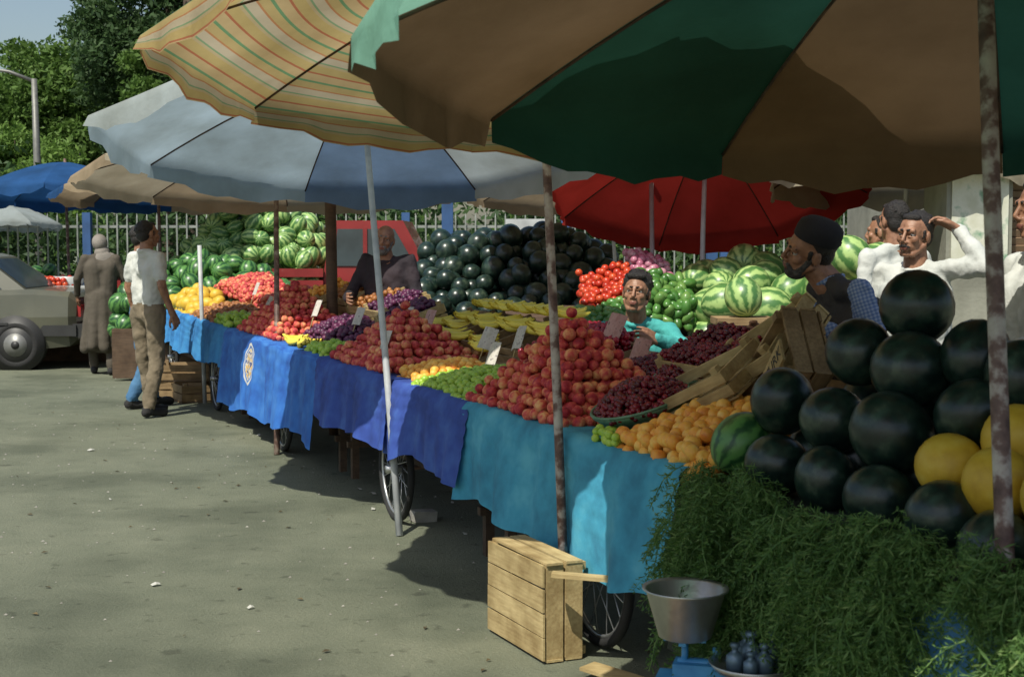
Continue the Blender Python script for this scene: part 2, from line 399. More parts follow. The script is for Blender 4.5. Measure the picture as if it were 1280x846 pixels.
crate_fill(.62,.40,.985,(rd(26),rd(-24),0),.32,(.52,.28,.11),F_CH,.013,'cherry_crate_fill',False)
crate_fill(.54,.62,1.10,(rd(42),rd(-26),0),.12,(.52,.34,.13),F_CH,.013,'x',False)
crate_fill(.27,.56,1.06,(rd(84),rd(-40),0),-.10,(.44,.28,.14),F_CH,.013,'x',False,W_CRATE2)
b=Bd(); X=FM(.19,.44,1.055,(rd(80),rd(-46),0),-.12); b.box((0,0,0),(.33,.095,.010),0,X); b.obj('stencilled_board',[W_CRATE])
cu=bpy.data.curves.new('stencil','FONT'); cu.body='M.NATURK'; cu.size=.064; cu.align_x='CENTER'; cu.align_y='CENTER'; cu.extrude=.0005
co_=bpy.data.objects.new('stencil',cu); COL.objects.link(co_); co_.matrix_world=X@Matrix.Translation((0,0,.0062)); 
INK=M('stencil_ink',(.03,.03,.03),.8); cu.materials.append(INK); co_.parent=bpy.data.objects['stencilled_board']
crate_fill(5.2,.72,1.0,(rd(20),0,0),0,(.5,.36,.14),F_PUR,.024,'plum_crate_fill')
crate_fill(5.8,.82,1.04,(rd(20),0,0),0,(.5,.36,.14),F_PUR,.024,'plum_crate_fill')
crate_fill(6.4,.85,1.05,(rd(22),0,0),0,(.5,.36,.14),F_BROWN,.026,'fruit_crate_fill')
crate_fill(7.2,.90,1.08,(rd(20),0,0),0,(.5,.36,.14),F_BROWN,.026,'fruit_crate_fill')
crate_fill(7.9,.85,1.06,(rd(20),0,0),0,(.5,.36,.14),F_APR,.026,'fruit_crate_fill')
def banana_tm():
    V=[];F=[];n=7;K=10
    for i in range(K):
        u=i/(K-1); a=(u-.5)*1.5; x=.10*math.sin(a)*1.25; z=.11*(1-math.cos(a))
        r=.0175*(math.sin(math.pi*min(1,max(0,.12+.8*u)))**.55) if u<.93 else .006
        if u<.12: r=.007
        for j in range(n):
            q=2*math.pi*j/n; V.append((x-math.sin(a)*r*math.cos(q),r*math.sin(q),z+math.cos(a)*r*math.cos(q)))
    for i in range(K-1):
        for j in range(n):
            F.append((i*n+j,i*n+(j+1)%n,(i+1)*n+(j+1)%n,(i+1)*n+j))
    return np.array(V),np.array(F)
BAN=banana_tm()
def bananas(spots,name='banana_bunches'):
    it=[]
    for (s,w,z,yaw) in spots:
        base=FM(s,w,z,(0,0,yaw))
        for k in range(6):
            R=(base.to_3x3()@Euler((rd(-50+k*20),0,rd((k-2.5)*9))).to_matrix())
            it.append(((base@Vector((rng.normal()*.006,(k-2.5)*.024,.015*abs(math.sin(k)))))[:],rng.uniform(.9,1.12),R))
    scatter(name,BAN,it,F_BAN)
bananas([(5.5+.2*i,.07+.04*(i%2),.82,.3*i) for i in range(4)])
bananas([(3.5+.16*i,.62+.05*(i%3),.93+.03*(i%2),1.2+.5*math.sin(i*2)) for i in range(7)])
bananas([(3.0+.15*i,.80+.03*(i%3),1.03+.03*(i%2),1.4+.5*math.sin(i*3)) for i in range(10)]+[(3.1+.15*i,.97,1.13,1.4+.5*math.sin(i*3)) for i in range(10)])
bananas([(4.4+.17*i,.78+.04*(i%2),1.0,1.1+.5*math.sin(i*3)) for i in range(5)])
for s in (3.2,3.9,4.5): crate(FM(s,.82,.98,(rd(20),0,0)),(.5,.4,.1),W_CRATE2)
for s in (2.5,): crate(FM(s,.82,.92,(rd(16),0,0)),(.5,.4,.1),W_CRATE2)
CARD=M('paper_card',[(.40,.37,.32),(.56,.52,.47),(.22,.19,.19)],.8,38,pos=[0,.72,1])
PINK=M('pink_card',[(.42,.22,.20),(.54,.32,.29),(.24,.14,.13)],.8,38,pos=[0,.72,1])
def card(s,w,z,mt=CARD,sz=(.10,.13),yaw=0.0):
    tl=random.uniform(-.25,.25)
    b=Bd(); X=FM(s,w,z,(rd(-22),tl,yaw+rd(20)+tl))
    V=[];n=6
    for i in range(n+1):
        x=(i/n-.5)*sz[0]; y=.008*math.cos(i)
        for zz in (0,sz[1]): 
            V.append((x,y+zz*.05,zz)); V.append((x,y+zz*.05+.002,zz))
    F=[]
    for i in range(n):
        a=i*4; F+=[(a,a+4,a+6,a+2),(a+1,a+3,a+7,a+5),(a+2,a+6,a+7,a+3)]
    b.add(V,F,0,False,X); b.tube([(0,.006,-.12),(0,.006,.06)],.004,6,1,X); b.obj('price_card',[mt,W_CRATE])
for a in [(3.85,.10,.90),(2.75,.50,.98),(3.35,.55,.94),(2.35,.86,1.06,PINK),(1.95,.80,.96,PINK),(1.55,.98,.97,PINK,(.15,.10)),(6.3,.3,.98),(5.0,.6,.98),(5.5,.4,.96),(9.5,.5,1.02),(4.6,.62,.98,PINK),(3.0,.45,.88),(8.4,.4,.93)]: card(*a)
# ------------------------------------------------------------ near watermelon heap
drk=[(-.417,.10,.862,.096),(-.671,.10,.857,.094),(-.933,.10,.84,.098),(-1.197,.10,.84,.098),(-1.42,.08,.80,.098),(-1.66,.10,.84,.1),
 (-.283,.20,1.040,.104),(-.565,.20,1.012,.103),(-.844,.20,1.010,.114),
 (-.546,.30,1.212,.103),(-.782,.31,1.178,.113),(-1.048,.31,1.078,.103),
 (-.674,.41,1.352,.112),(-.927,.42,1.225,.102),(-1.10,.43,1.18,.10)]
yel=[(-1.11,.19,.955,.088),(-1.30,.19,.935,.092),(-1.23,.30,1.035,.088),(-1.50,.20,.93,.09)]
for (s,w,z,k) in [(-.30,.33,.87,1),(-.55,.32,.87,1),(-.8,.33,.87,1),(-1.05,.33,.87,1),(-1.3,.33,.87,1),(-1.55,.33,.87,1),
  (-.40,.45,1.02,1),(-.62,.52,1.10,1),(-.86,.53,1.10,1),(-1.32,.42,1.05,1),(-1.1,.56,1.05,1),(-1.5,.45,1.08,1),(-.3,.58,.87,1),(-.55,.6,.9,1),(-.8,.6,.9,1),(-1.05,.65,.9,1),(-1.3,.6,.9,1),(-1.6,.62,.9,1),(-.45,.8,.87,1),(-.7,.8,.87,1),(-.95,.82,.87,1),(-1.2,.8,.87,1),(-1.5,.82,.87,1),(-.75,.68,1.1,1),(-1.0,.70,1.08,1),(-1.35,.62,1.12,1),(-1.75,.35,1.0,1),(-1.9,.12,.86,1)]:
    drk.append((s+rng.normal()*.01,w,z,rng.uniform(.096,.112)))
scatter('watermelon_heap',ICO3,[(L(s,w,z),np.array((1,rng.uniform(.93,1),rng.uniform(1.0,1.14)))*r,None) for s,w,z,r in drk],F_DARKM)
scatter('yellow_melon_heap',ICO3,[(L(s,w,z),np.array((1,1,1.08))*r,None) for s,w,z,r in yel],F_YEL)
scatter('watermelon',ICO3,[(L(-.17,.12,.895),(.095,.095,.11),None)],F_STR2)
# hanging greens: bunches of feathery dill / fennel
def sprig():
    V=[];F=[]
    def quad(a,b,c,d): 
        o=len(V); V.extend([a,b,c,d]); F.append((o,o+1,o+2,o+3))
    Ls=.19
    def pt(u): return np.array((.02*math.sin(u*4),0.05*u*u,-Ls*u))
    for i in range(6):
        a=pt(i/6);b=pt((i+1)/6); quad(a+[.0024,0,0],a-[.0024,0,0],b-[.0016,0,0],b+[.0016,0,0])
    for i in range(14):
        u=.08+.92*i/14; p_=pt(u); l=.042*(1.1-u*.6)
        for sd in(-1,1):
            ang=rng.uniform(0,math.pi); d=np.array((sd*math.cos(ang),math.sin(ang)*sd,-rng.uniform(.1,.8))); d/=np.linalg.norm(d)
            e=p_+d*l; sid=np.cross(d,rng.normal(size=3)); sid/=np.linalg.norm(sid)
            mid=p_+d*l*.55; quad(p_,mid+sid*.0028,e,mid-sid*.0028)
            for g in (.3,.5,.75):
                b0=p_+d*l*g; d2=d+sid*rng.choice([-1,1])*1.0; d2/=np.linalg.norm(d2); e2=b0+d2*l*.5
                s2=np.cross(d2,rng.normal(size=3)); s2/=np.linalg.norm(s2); m2=(b0+e2)/2; quad(b0,m2+s2*.0022,e2,m2-s2*.0022)
    return np.array(V),np.array(F)
GREENS=M('fennel_leaves',[(.035,.09,.022),(.075,.17,.04),(.14,.26,.065),(.28,.38,.13)],.6,3.5,.55,.5,trans=.4)
it=[]
bunches=[(-.27,.02,.8,0),(-.30,.35,.9,.1),(-.36,.6,.95,.1),(-.42,.2,.9,0),(-.55,.0,.8,0),(-.62,.5,1,0),(-.8,.1,.85,0),(-1.05,.05,.8,0),(-1.3,.0,.8,0),(-1.55,.02,.8,0)]
for i in range(30):
    q=(i%4)/3.6+rng.uniform(0,.12); s=rng.uniform(-2.2,-.34)
    bunches.append((s,q,rng.uniform(.7,1.15),rng.normal()*.2))
for (s0,q,k,lean) in bunches:
    if -1.55<s0<-1.30 and .3<q<.8: continue
    z0=.80-q*.50; w0=.02-.03-.11*math.sin(math.pi*min(1,q+.1))-.04*q
    for i in range(64):
        r1,r2,r3=rng.normal(size=3)
        e=Euler((r1*.35+.32,r2*.34+lean,rng.uniform(-.9,.9)))
        R=FR@e.to_matrix()@Matrix.Rotation(math.pi,3,'Z')
        s=min(-.18,s0+r2*.05*k); w=w0+r1*.025-.025*abs(r3)
        it.append((L(s,w,z0+r3*.04),rng.uniform(.6,1.25)*k,np.array(R)))
for i in range(900):
    q=rng.uniform(0,1); s=rng.uniform(-2.3,-.20)
    e=Euler((rng.normal()*.3+.2,rng.normal()*.35,rng.uniform(-.7,.7)))
    R=FR@e.to_matrix()@Matrix.Rotation(math.pi,3,'Z')
    if -1.62<s<-1.30 and .35<q<.8: continue
    it.append((L(s,.02-.07*math.sin(math.pi*min(1,q+.1))*rng.uniform(.5,1),.80-q*.56),rng.uniform(.6,1.1),np.array(R)))
half=len(it)//2; sp_t=sprig()
scatter('hanging_fennel_greens',sp_t,it[:half],GREENS); scatter('hanging_fennel_greens',sprig(),it[half:],GREENS)
SACK=M('dark_sacking',[(.012,.018,.012),(.04,.045,.03)],.9,8,bump=.5)
cloth(-2.4,-.04,.12,.15,SACK,'sacking_cloth',8,-.01,zt=.765)
BLT=M('blue_tarpaulin',[(.03,.12,.26),(.07,.22,.40)],.5,5,bump=.5)
cloth(-1.62,-1.26,.30,.34,BLT,'blue_tarpaulin',12,.05,zt=.66)
# ------------------------------------------------------------ crate on the ground and small items
crate(Matrix.Translation((.09,5.37,.19))@(FR@Matrix.Rotation(rd(3),3,'Z')@Matrix.Rotation(rd(-90),3,'X')).to_4x4(),(.50,.36,.16),gap=.006,nb=4)
b=Bd(); b.box((0,0,0),(.30,.05,.014),0,FM(.42,-.13,.345,(0,rd(3),0),rd(60))); b.box((0,0,0),(.3,.09,.012),0,FM(.25,-.1,.03,(0,0.06,.5))); b.obj('loose_plank',[W_CRATE])
for k in range(2): crate(Matrix.Translation((-3.22,14.0,.09+.17*k))@Matrix.Rotation(.1*k-.05,4,'Z'),(.5,.36,.16),W_CRATE2)
crate(Matrix.Translation((-3.0,13.7,.09))@Matrix.Rotation(.5,4,'Z'),(.5,.36,.16),W_CRATE2)
CONC=M('concrete',[(.2,.19,.17),(.34,.33,.29)],.9,10,bump=.5)
b=Bd(); b.box((-.49,7.78,.03),(.13,.09,.06),0,rot=(0,.05,.4)); b.obj('brick_block',[CONC])
b=Bd(); V,F=ICO2
b.add([tuple(Vector(v)*.04*random.uniform(.8,1.2)+Vector((-.66,8.05,.03))) for v in V],[tuple(f) for f in F]); b.obj('stone',[CONC])
PAP=M('litter_paper',(.42,.42,.38),.8)
b=Bd()
for (x,y) in ((-.85,8.6),(-2.4,8.4),(-.95,8.75),(-3.1,10.4),(.35,5.25),(-.35,8.3),(-2.0,11.2),(-.1,7.0),(-.25,7.4),(-.8,8.1),(-1.6,6.3),(-1.1,5.9)):
    s_=random.uniform(.010,.035); a=random.uniform(0,3)
    X=Matrix.Translation((x,y,.006))@Matrix.Rotation(a,4,'Z')
    b.add([(-s_,-s_*.6,0),(0,-s_*.7,.006),(s_,-s_*.5,.002),(s_*.9,s_*.6,.006),(0,s_*.5,.012),(-s_*1.1,s_*.6,.002)],[(0,1,4,5),(1,2,3,4)],0,False,X)
b.obj('paper_litter',[PAP])
LEAFL=M('dry_leaf_litter',[(.05,.04,.02),(.12,.09,.04)],.9,9)
b=Bd()
for i in range(110):
    x=rng.uniform(-4.5,.6); y=rng.uniform(5,15); s_=rng.uniform(.008,.025); X=Matrix.Translation((x,y,.003))@Matrix.Rotation(rng.uniform(0,6),4,'Z')
    b.add([(-s_,0,.002),(0,-s_*.45,.006),(s_,0,.003),(0,s_*.45,.009)],[(0,1,2,3)],0,False,X)
b.obj('leaf_litter',[LEAFL])
b=Bd()
for i in range(700):
    x=rng.uniform(-5,1); y=rng.uniform(4.8,16); s_=rng.uniform(.003,.010)
    b.add([(x-s_,y-s_,.001),(x+s_,y-s_*.5,.001),(x+s_*.6,y+s_,.001),(x-s_*.4,y+s_,.001),(x,y,s_*.9)],[(0,1,4),(1,2,4),(2,3,4),(3,0,4)])
b.obj('gravel_crumbs',[CONC])
# balance scale on an upturned box
e=empty('balance_scale'); BLUE=M('scale_blue_paint',[(.03,.18,.40),(.07,.30,.56)],.4,12); ALU=M('aluminium',[(.34,.34,.33),(.56,.57,.55)],.34,8,metal=.8,bump=.1)
b=Bd(); X=Matrix.Translation((.500,3.96,.265))@Matrix.Rotation(-.25,4,'Z')
b.box((.08,0,.035),(.34,.13,.03),0,X); b.box((.08,0,.07),(.24,.08,.05),0,X)
for x in(-.07,.23):
    for y in(-.05,.05): b.tube([(x,y,-.0),(x,y,.03)],.015,8,0,X)
b.tube([(-.03,0,.09),(.19,0,.095)],.014,8,0,X); b.tube([(.08,0,.09),(.08,0,.14)],.012,8,0,X)
b.tube([(-.01,0,.08),(-.01,0,.15)],.01,8,0,X); b.box((-.01,0,.157),(.12,.02,.01),0,X); b.box((-.01,0,.1575),(.02,.12,.0096),0,X)
b.obj('scale_body',[BLUE],e)
b=Bd(); b.lathe([(.001,0),(.062,0),(.075,.006),(.112,.135),(.122,.14),(.122,.145),(.108,.139),(.070,.012),(.058,.006),(.001,.006)],40,0,X@Matrix.Translation((-.01,0,.162)))
b.lathe([(.001,0),(.100,0),(.118,.02),(.122,.02),(.103,-.004),(.001,-.004)],36,0,X@Matrix.Translation((.185,-.06,.105)))
b.obj('scale_pans',[ALU],e)
WT=M('weight_iron',(.12,.18,.24),.35,12,metal=.4)
b=Bd()
for x,y,q in ((.14,-.10,1.1),(.18,-.05,1.4),(.22,-.10,1.15),(.16,.0,1.2),(.24,-.03,1.35),(.185,-.13,.9)):
    k=q*.022; b.lathe([(.001,0),(k,0),(k,k*1.7),(k*.6,k*2),(k*.35,k*2.2),(k*.35,k*2.5),(k*.6,k*2.8),(k*.5,k*3.1),(.001,k*3.15)],16,0,X@Matrix.Translation((x,y,.110)))
b.obj('scale_weights',[WT],e)
CARDB=M('cardboard',[(.16,.09,.05),(.25,.155,.085)],.85,6)
b=Bd(); b.box((.60,3.90,.130),(.52,.36,.258),0,rot=(0,0,-.25)); b.obj('cardboard_box',[CARDB])
# ------------------------------------------------------------ umbrellas
def canvas(name,col,trans=.35,stripes=None):
    m,t,p,o=nt(name)
    tc=N(t,'ShaderNodeTexCoord'); uv=tc.outputs['UV']
    if stripes:
        sp=N(t,'ShaderNodeSeparateXYZ'); t.links.new(uv,sp.inputs[0])
        f=math_(t,'FRACT',math_(t,'MULTIPLY',sp.outputs[1],stripes[0]))
        r=N(t,'ShaderNodeValToRGB'); r.color_ramp.interpolation='CONSTANT'; e=r.color_ramp.elements
        cs=stripes[1]
        while len(e)<len(cs): e.new(.5)
        for i,(ps,c) in enumerate(cs): e[i].position=ps; e[i].color=(*c,1)
        t.links.new(f,r.inputs[0]); c=r.outputs[0]
    else:
        r=N(t,'ShaderNodeRGB'); r.outputs[0].default_value=(*col,1); c=r.outputs[0]
    dirt=ramp(t,spread(t,noise(t,tc.outputs['Object'],2.3,6)),[(.55,.53,.48),(1,1,1)])
    mx=N(t,'ShaderNodeMix',data_type='RGBA',blend_type='MULTIPLY'); mx.inputs[0].default_value=.8
    t.links.new(c,mx.inputs[6]); t.links.new(dirt,mx.inputs[7]); c=mx.outputs[2]
    t.links.new(c,p.inputs['Base Color']); p.inputs['Roughness'].default_value=.85; p.inputs['Specular IOR Level'].default_value=.2
    bm_=N(t,'ShaderNodeBump'); bm_.inputs['Strength'].default_value=.6; bm_.inputs['Distance'].default_value=.025
    t.links.new(noise(t,tc.outputs['Object'],6,4),bm_.inputs['Height']); t.links.new(bm_.outputs[0],p.inputs['Normal'])
    tr=N(t,'ShaderNodeBsdfTranslucent'); t.links.new(c,tr.inputs[0])
    ms=N(t,'ShaderNodeMixShader'); ms.inputs[0].default_value=trans
    t.links.new(p.outputs[0],ms.inputs[1]); t.links.new(tr.outputs[0],ms.inputs[2]); t.links.new(ms.outputs[0],o.inputs[0])
    return m
POLE_R=M('rusty_painted_pole',[(.07,.035,.03),(.15,.09,.075),(.36,.31,.28),(.46,.43,.38)],.6,16,bump=.3,pos=[0,.4,.62,1])
POLE_D=M('brown_pole',[(.06,.035,.03),(.14,.08,.06),(.3,.25,.2)],.6,16,bump=.3)
POLE_W=M('white_pole',[(.36,.38,.40),(.52,.54,.54)],.5,12)
def umbrella(c,R,H,tilt,tdir,mats,sec,phase,foot,pmat,nr=8,val=.12,pr=.018,name='market_umbrella',fringe=None,seed=0,run=.30):
    e=empty(name); c=Vector(c)
    Rm=Matrix.Rotation(rd(tilt),4,Vector((-math.sin(tdir),math.cos(tdir),0)))
    X=Matrix.Translation(c)@Rm
    Nr,Na=12,10; V=[];F=[];MI=[];UV=[]
    rr=random.Random(seed)
    hz=lambda q: H*(1-q**1.55)
    for j in range(nr):
        a0=phase+2*math.pi*j/nr; da=2*math.pi/nr; o=len(V); sg=rr.uniform(.8,1.2)
        for k in range(Nr+4):
            for i in range(Na+1):
                u=i/Na; a=a0+da*u; ch=math.cos(da/2)/math.cos(da*(u-.5)); q=min(1,k/Nr)
                fac=1+(ch-1)*(.9*q)
                rad=R*q*fac; z=hz(q)-.035*R*sg*math.sin(math.pi*u)*q*(1-q)*2
                if k<=Nr:
                    rad-=.03*R*math.sin(math.pi*u)*max(0,q-.7)
                    UV.append((u,q))
                else:
                    g=(k-Nr)/3; z-=val*g*(.50+.50*math.sin(math.pi*u)*sg)+.014*math.sin(u*19+j)*g; rad+=-.03*R*math.sin(math.pi*u)*.3+.016*math.sin(u*23+j*2)*g+.01*g
                    UV.append((u,1+g*.12))
                V.append((X@Vector((rad*math.cos(a),rad*math.sin(a),z)))[:])
        for k in range(Nr+3):
            for i in range(Na):
                p_=o+k*(Na+1)+i; F.append((p_,p_+1,p_+Na+2,p_+Na+1)); MI.append(sec[j%len(sec)] if not (fringe is not None and k>=Nr) else fringe)
    fast('canopy',V,F,mats,e,True,MI,uv=UV)
    b=Bd()
    for j in range(nr):
        a=phase+2*math.pi*j/nr
        pts=[(R*q*math.cos(a),R*q*math.sin(a),hz(q)-.008) for q in np.linspace(0.02,1,9)]
        b.tube(pts,.005,6,0,X)
        b.tube([(.02*math.cos(a),.02*math.sin(a),H-run*min(1,R)),(R*.42*math.cos(a),R*.42*math.sin(a),hz(.42)-.012)],.004,6,0,X)
    b.obj('ribs',[IRON],e)
    b=Bd(); hub=X@Vector((0,0,H+.05)); ft=Vector(foot); b.tube([ft,ft.lerp(hub,.33)+Vector((.004,0,0)),ft.lerp(hub,.66),hub],[pr*1.1,pr*1.05,pr,pr*.9],12,0)
    b.lathe([(pr*1.6,-.04),(pr*2.2,-.03),(pr*2.2,.03),(pr*1.6,.04)],12,1,Matrix.Translation(X@Vector((0,0,H-run*min(1,R)))))
    b.obj('pole',[pmat,STEEL],e); return e
Y90=math.pi/2
C_GR=canvas('green_canvas',(.022,.085,.062),.26); C_TAN=canvas('tan_canvas',(.19,.125,.07),.28); C_GR_LIT=canvas('sunlit_green_canvas',(.28,.56,.43),.48)  # lightest green: a green panel with sun shining through, painted into its colour
C_TAN2=canvas('beige_canvas',(.42,.33,.22),.35)
C_ST=canvas('striped_canvas',None,.45,(6.5,[(0,(.52,.40,.17)),(.20,(.46,.17,.09)),(.25,(.56,.42,.22)),(.45,(.17,.32,.16)),(.51,(.52,.40,.18)),(.68,(.50,.24,.11)),(.72,(.56,.48,.34)),(.90,(.24,.36,.20)),(.94,(.52,.42,.24))]))
C_BL=canvas('pale_blue_canvas',(.38,.48,.54),.5); C_BL2=canvas('blue_canvas',(.20,.30,.46),.45); C_NV=canvas('deep_blue_canvas',(.025,.10,.28),.3)
C_RED=canvas('red_canvas',(.36,.030,.022),.35); C_CR=canvas('cream_canvas',(.44,.39,.29),.35); C_WH=canvas('white_canvas',(.50,.56,.56),.5)
ph1=rd(105.6)
umbrella((1.15,3.5,2.06),1.55,.45,8,Y90,[C_GR,C_TAN,C_GR_LIT],[0,1,2,1,0,1,0,1,0,1],ph1,(1.115,3.05,0),POLE_R,10,.15,.021,seed=1,run=.22)
umbrella((.10,5.6,2.26),1.5,.42,8,Y90,[C_ST],[0],.2,(.21,5.42,0),POLE_R,8,.13,.017,seed=2)
umbrella((-.88,8.25,2.13),1.50,.42,10,Y90,[C_WH,C_BL2,C_BL],[0,1,2,2],.35,(-.59,7.38,0),POLE_W,8,.14,.018,seed=3)
umbrella((-1.95,11.8,2.05),1.65,.36,6,Y90,[C_CR,C_TAN2],[1,0],.1,(-1.70,10.2,0),POLE_D,8,.12,.02,seed=4)
umbrella((-5.95,19,2.16),1.2,.42,5,Y90,[C_NV],[0],.1,(-5.9,19,0),POLE_D,8,.14,.02,seed=5)
umbrella((-4.35,17.5,2.10),1.3,.42,5,Y90,[C_NV,C_TAN2],[0,1],.1,(-4.3,17.5,0),POLE_D,8,.12,.02,seed=6)
umbrella((-7.65,21,1.78),1.0,.38,3,Y90,[C_WH],[0],.1,(-7.6,21,0),POLE_W,8,.08,.02,seed=7)
umbrella((1.42,10.3,2.0),1.22,.40,24,Y90,[C_RED,C_CR],[0],.2,(1.32,10.1,0),POLE_W,8,.10,.018,fringe=0,seed=8)
umbrella((2.75,9.9,1.98),1.0,.4,5,Y90,[C_RED,C_CR],[1],.2,(2.7,9.9,0),POLE_W,8,.14,.018,fringe=1,seed=9)
umbrella((.95,14.2,2.05),1.5,.4,6,Y90,[C_TAN2,C_CR],[0],.2,(1.1,14.0,0),POLE_W,8,.12,.018,seed=10)
b=Bd(); b.tube([(-1.42,11.3,0),(-1.44,11.3,2.2)],.045,10,0); b.obj('wooden_post',[W_DARK])
b=Bd(); b.tube([(-2.92,13.45,.0),(-2.95,13.45,1.5)],.02,10,0); b.obj('pale_blue_post',[POLE_W])
b=Bd(); b.tube([(1.1,10.9,0),(1.06,10.9,2.1)],.018,8,0); b.obj('awning_pole',[POLE_W])
# ------------------------------------------------------------ back stall
b=Bd()
b.box((1.55,10.0,.95),(3.2,1.4,.05),0,rot=(.12,0,0)); b.box((1.55,9.35,.45),(3.2,.03,.85),0); b.box((1.55,10.7,.5),(3.0,.05,.98),0)
b.obj('back_stall',[W_DARK])
def wheap(name,x0,x1,y0,y1,zf,r,mat,layers=2,tm=ICO2,sq=(1,1,1),jit=.3):
    it=[]
    for k in range(layers):
        i=0
        for y in np.arange(y0,y1,1.7*r):
            i+=1
            for x in np.arange(x0+(i%2)*r,x1,1.92*r):
                zz=zf(x,y)
                if zz is None: continue
                it.append(((x+rng.normal()*r*jit,y+rng.normal()*r*jit,zz-r-k*1.6*r+rng.normal()*r*jit*.7),np.array(sq)*r*rng.uniform(.82,1.10),None))
    return scatter(name,tm,it,mat)
slope=lambda z0,x0,y0,g: (lambda x,y: z0+g*(y-y0)+.04*math.sin(x*9)+.02*math.sin(y*11+x*4))
wheap('tomato_heap',.50,.84,9.6,10.2,slope(1.20,0,9.6,.30),.030,F_TOM,4)
wheap('green_pepper_heap',.42,.84,9.35,9.58,slope(1.10,0,9.4,.3),.03,F_GREEN,3,ICO2,(1,1,1.6))
wheap('onion_heap',.86,1.1,9.9,10.4,slope(1.33,0,9.9,.3),.032,F_ONION,2)
wheap('pepper_heap',.86,1.22,9.4,9.9,slope(1.15,0,9.4,.4),.035,F_GREEN,3,ICO2,(1,1,1.7))
wheap('striped_watermelon_heap',1.28,3.0,9.3,10.3,slope(1.22,0,9.3,.28),.13,F_STR,2,ICO3,(1,1,1.12))
scatter('striped_watermelon',ICO3,[((2.12,8.9,1.44),(.13,.13,.15),None),((2.3,8.95,1.40),(.13,.13,.15),None),((1.35,8.3,1.22),(.11,.11,.13),None),((2.25,8.9,1.2),(.13,.13,.15),None)],F_STR)
b=Bd(); b.box((2.2,8.95,1.06),(.8,.5,.05),0); [b.box((2.2+x,8.95+y,.52),(.05,.05,1.03),0) for x in(-.36,.36) for y in(-.2,.2)]
b.box((1.35,8.3,1.08),(.34,.3,.04),0); b.box((1.35,8.3,.53),(.26,.24,1.05),0); b.obj('wooden_stand',[W_CRATE2])
def mz(x,y):
    h=.98+.70*min(1,(y-14.2)/1.0); e=1-max(0,(abs(x-.1)-.6)/.75)**2
    return .86+(h-.86)*max(.15,e)+.05*math.sin(x*5)
wheap('watermelon_heap',-1.05,1.35,14.2,15.6,mz,.115,F_DARKM,3,ICO3,(1,1,1.08),.35)
b=Bd(); b.box((.1,15,.60),(3.0,1.9,.05),0); b.box((.1,14.06,.3),(3,.04,.58),0); b.obj('melon_platform',[W_DARK])
# red truck with green melons
e=empty('pickup_truck'); RED=M('red_car_paint',(.26,.03,.03),.35,3,coat=.3); GLASS=M('window_glass',(.05,.07,.08),.08,3,spec=.8); CHR=M('white_trim',(.5,.52,.52),.4)
def extr(b,prof,y0,y1,mi,X=None,inset=0):
    n=len(prof); V=[(x,y0,z) for x,z in prof]+[(x,y1,z) for x,z in prof]
    F=[tuple(range(n)),tuple(range(2*n-1,n-1,-1))]+[(i,i+n,(i+1)%n+n,(i+1)%n) for i in range(n)]
    b.add(V,F,mi,False,X)
b=Bd(); extr(b,[(-2.25,.55),(-2.25,1.15),(-2.15,1.78),(-1.30,1.78),(-1.0,1.2),(-.4,1.1),(-.35,.55)],17.0,18.6,0)
extr(b,[(-2.12,1.24),(-2.08,1.68),(-1.40,1.68),(-1.15,1.24)],16.985,16.995,1)
b.box((-1.75,16.98,1.46),(.05,.02,.46),0)
b.box((-3.6,17.8,.72),(2.7,1.7,.10),0); 
for z in(.86,1.02,1.16): b.box((-3.6,16.96,z),(2.7,.03,.10),0); b.box((-3.6,18.62,z),(2.7,.03,.10),0)
b.box((-4.93,17.8,1.0),(.03,1.6,.4),0)
for x in(-4.3,-.8):
    for y in(17.1,18.5):
        b.tube([(x,y-.1,.33),(x,y+.1,.33)],.33,24,2); b.tube([(x,y-.11,.33),(x,y+.11,.33)],.17,16,3)
b.obj('truck_body',[RED,GLASS,TYRE,CHR],e)
def tz(x,y):
    return 1.12+.95*max(0,1-((x+3.15)/1.0)**2*.8)*min(1,.35+(y-17.05)/1.0) if x>-4.0 else 1.15+.25*min(1,(y-17)/.8)
wheap('striped_watermelon_heap',-4.1,-2.35,17.1,18.5,tz,.11,F_STR,3,ICO3,(1,1,1.2))
def tz2(x,y): return .75+.55*min(1,(y-15.6)/.9)*max(.1,1-((x+3.6)/1.2)**2)+.12
wheap('green_watermelon_heap',-4.4,-2.35,15.7,16.7,tz2,.11,F_STR2,3,ICO3,(1,1,1.15))
b=Bd(); b.box((-3.3,16.2,.55),(2.2,1.2,.05),0); b.box((-3.3,15.62,.28),(2.2,.04,.5),0); b.obj('melon_platform',[W_DARK])
wheap('watermelon_heap',-9.2,-6.5,19.3,20.3,lambda x,y:.8+.5*(y-19.3),.12,F_STR2,2,ICO2)
b=Bd(); b.box((-7.9,19.8,.5),(2.8,1.2,.06),0); b.box((-7.9,19.2,.25),(2.8,.04,.48),0); b.obj('melon_platform',[W_DARK])
b=Bd(); b.box((-5.6,18.6,.45),(1.3,.8,.9),0); b.box((-5.6,18.6,.93),(1.5,.95,.06),1); b.lathe([(.15,0),(.2,.12),(.21,.12),(.16,0)],20,1,Matrix.Translation((-5.75,18.5,.96))); b.obj('vendor_stand',[W_DARK,CHR])
wheap('tomato_heap',-6.1,-5.7,18.3,18.7,lambda x,y:1.08,.04,F_TOM,2)
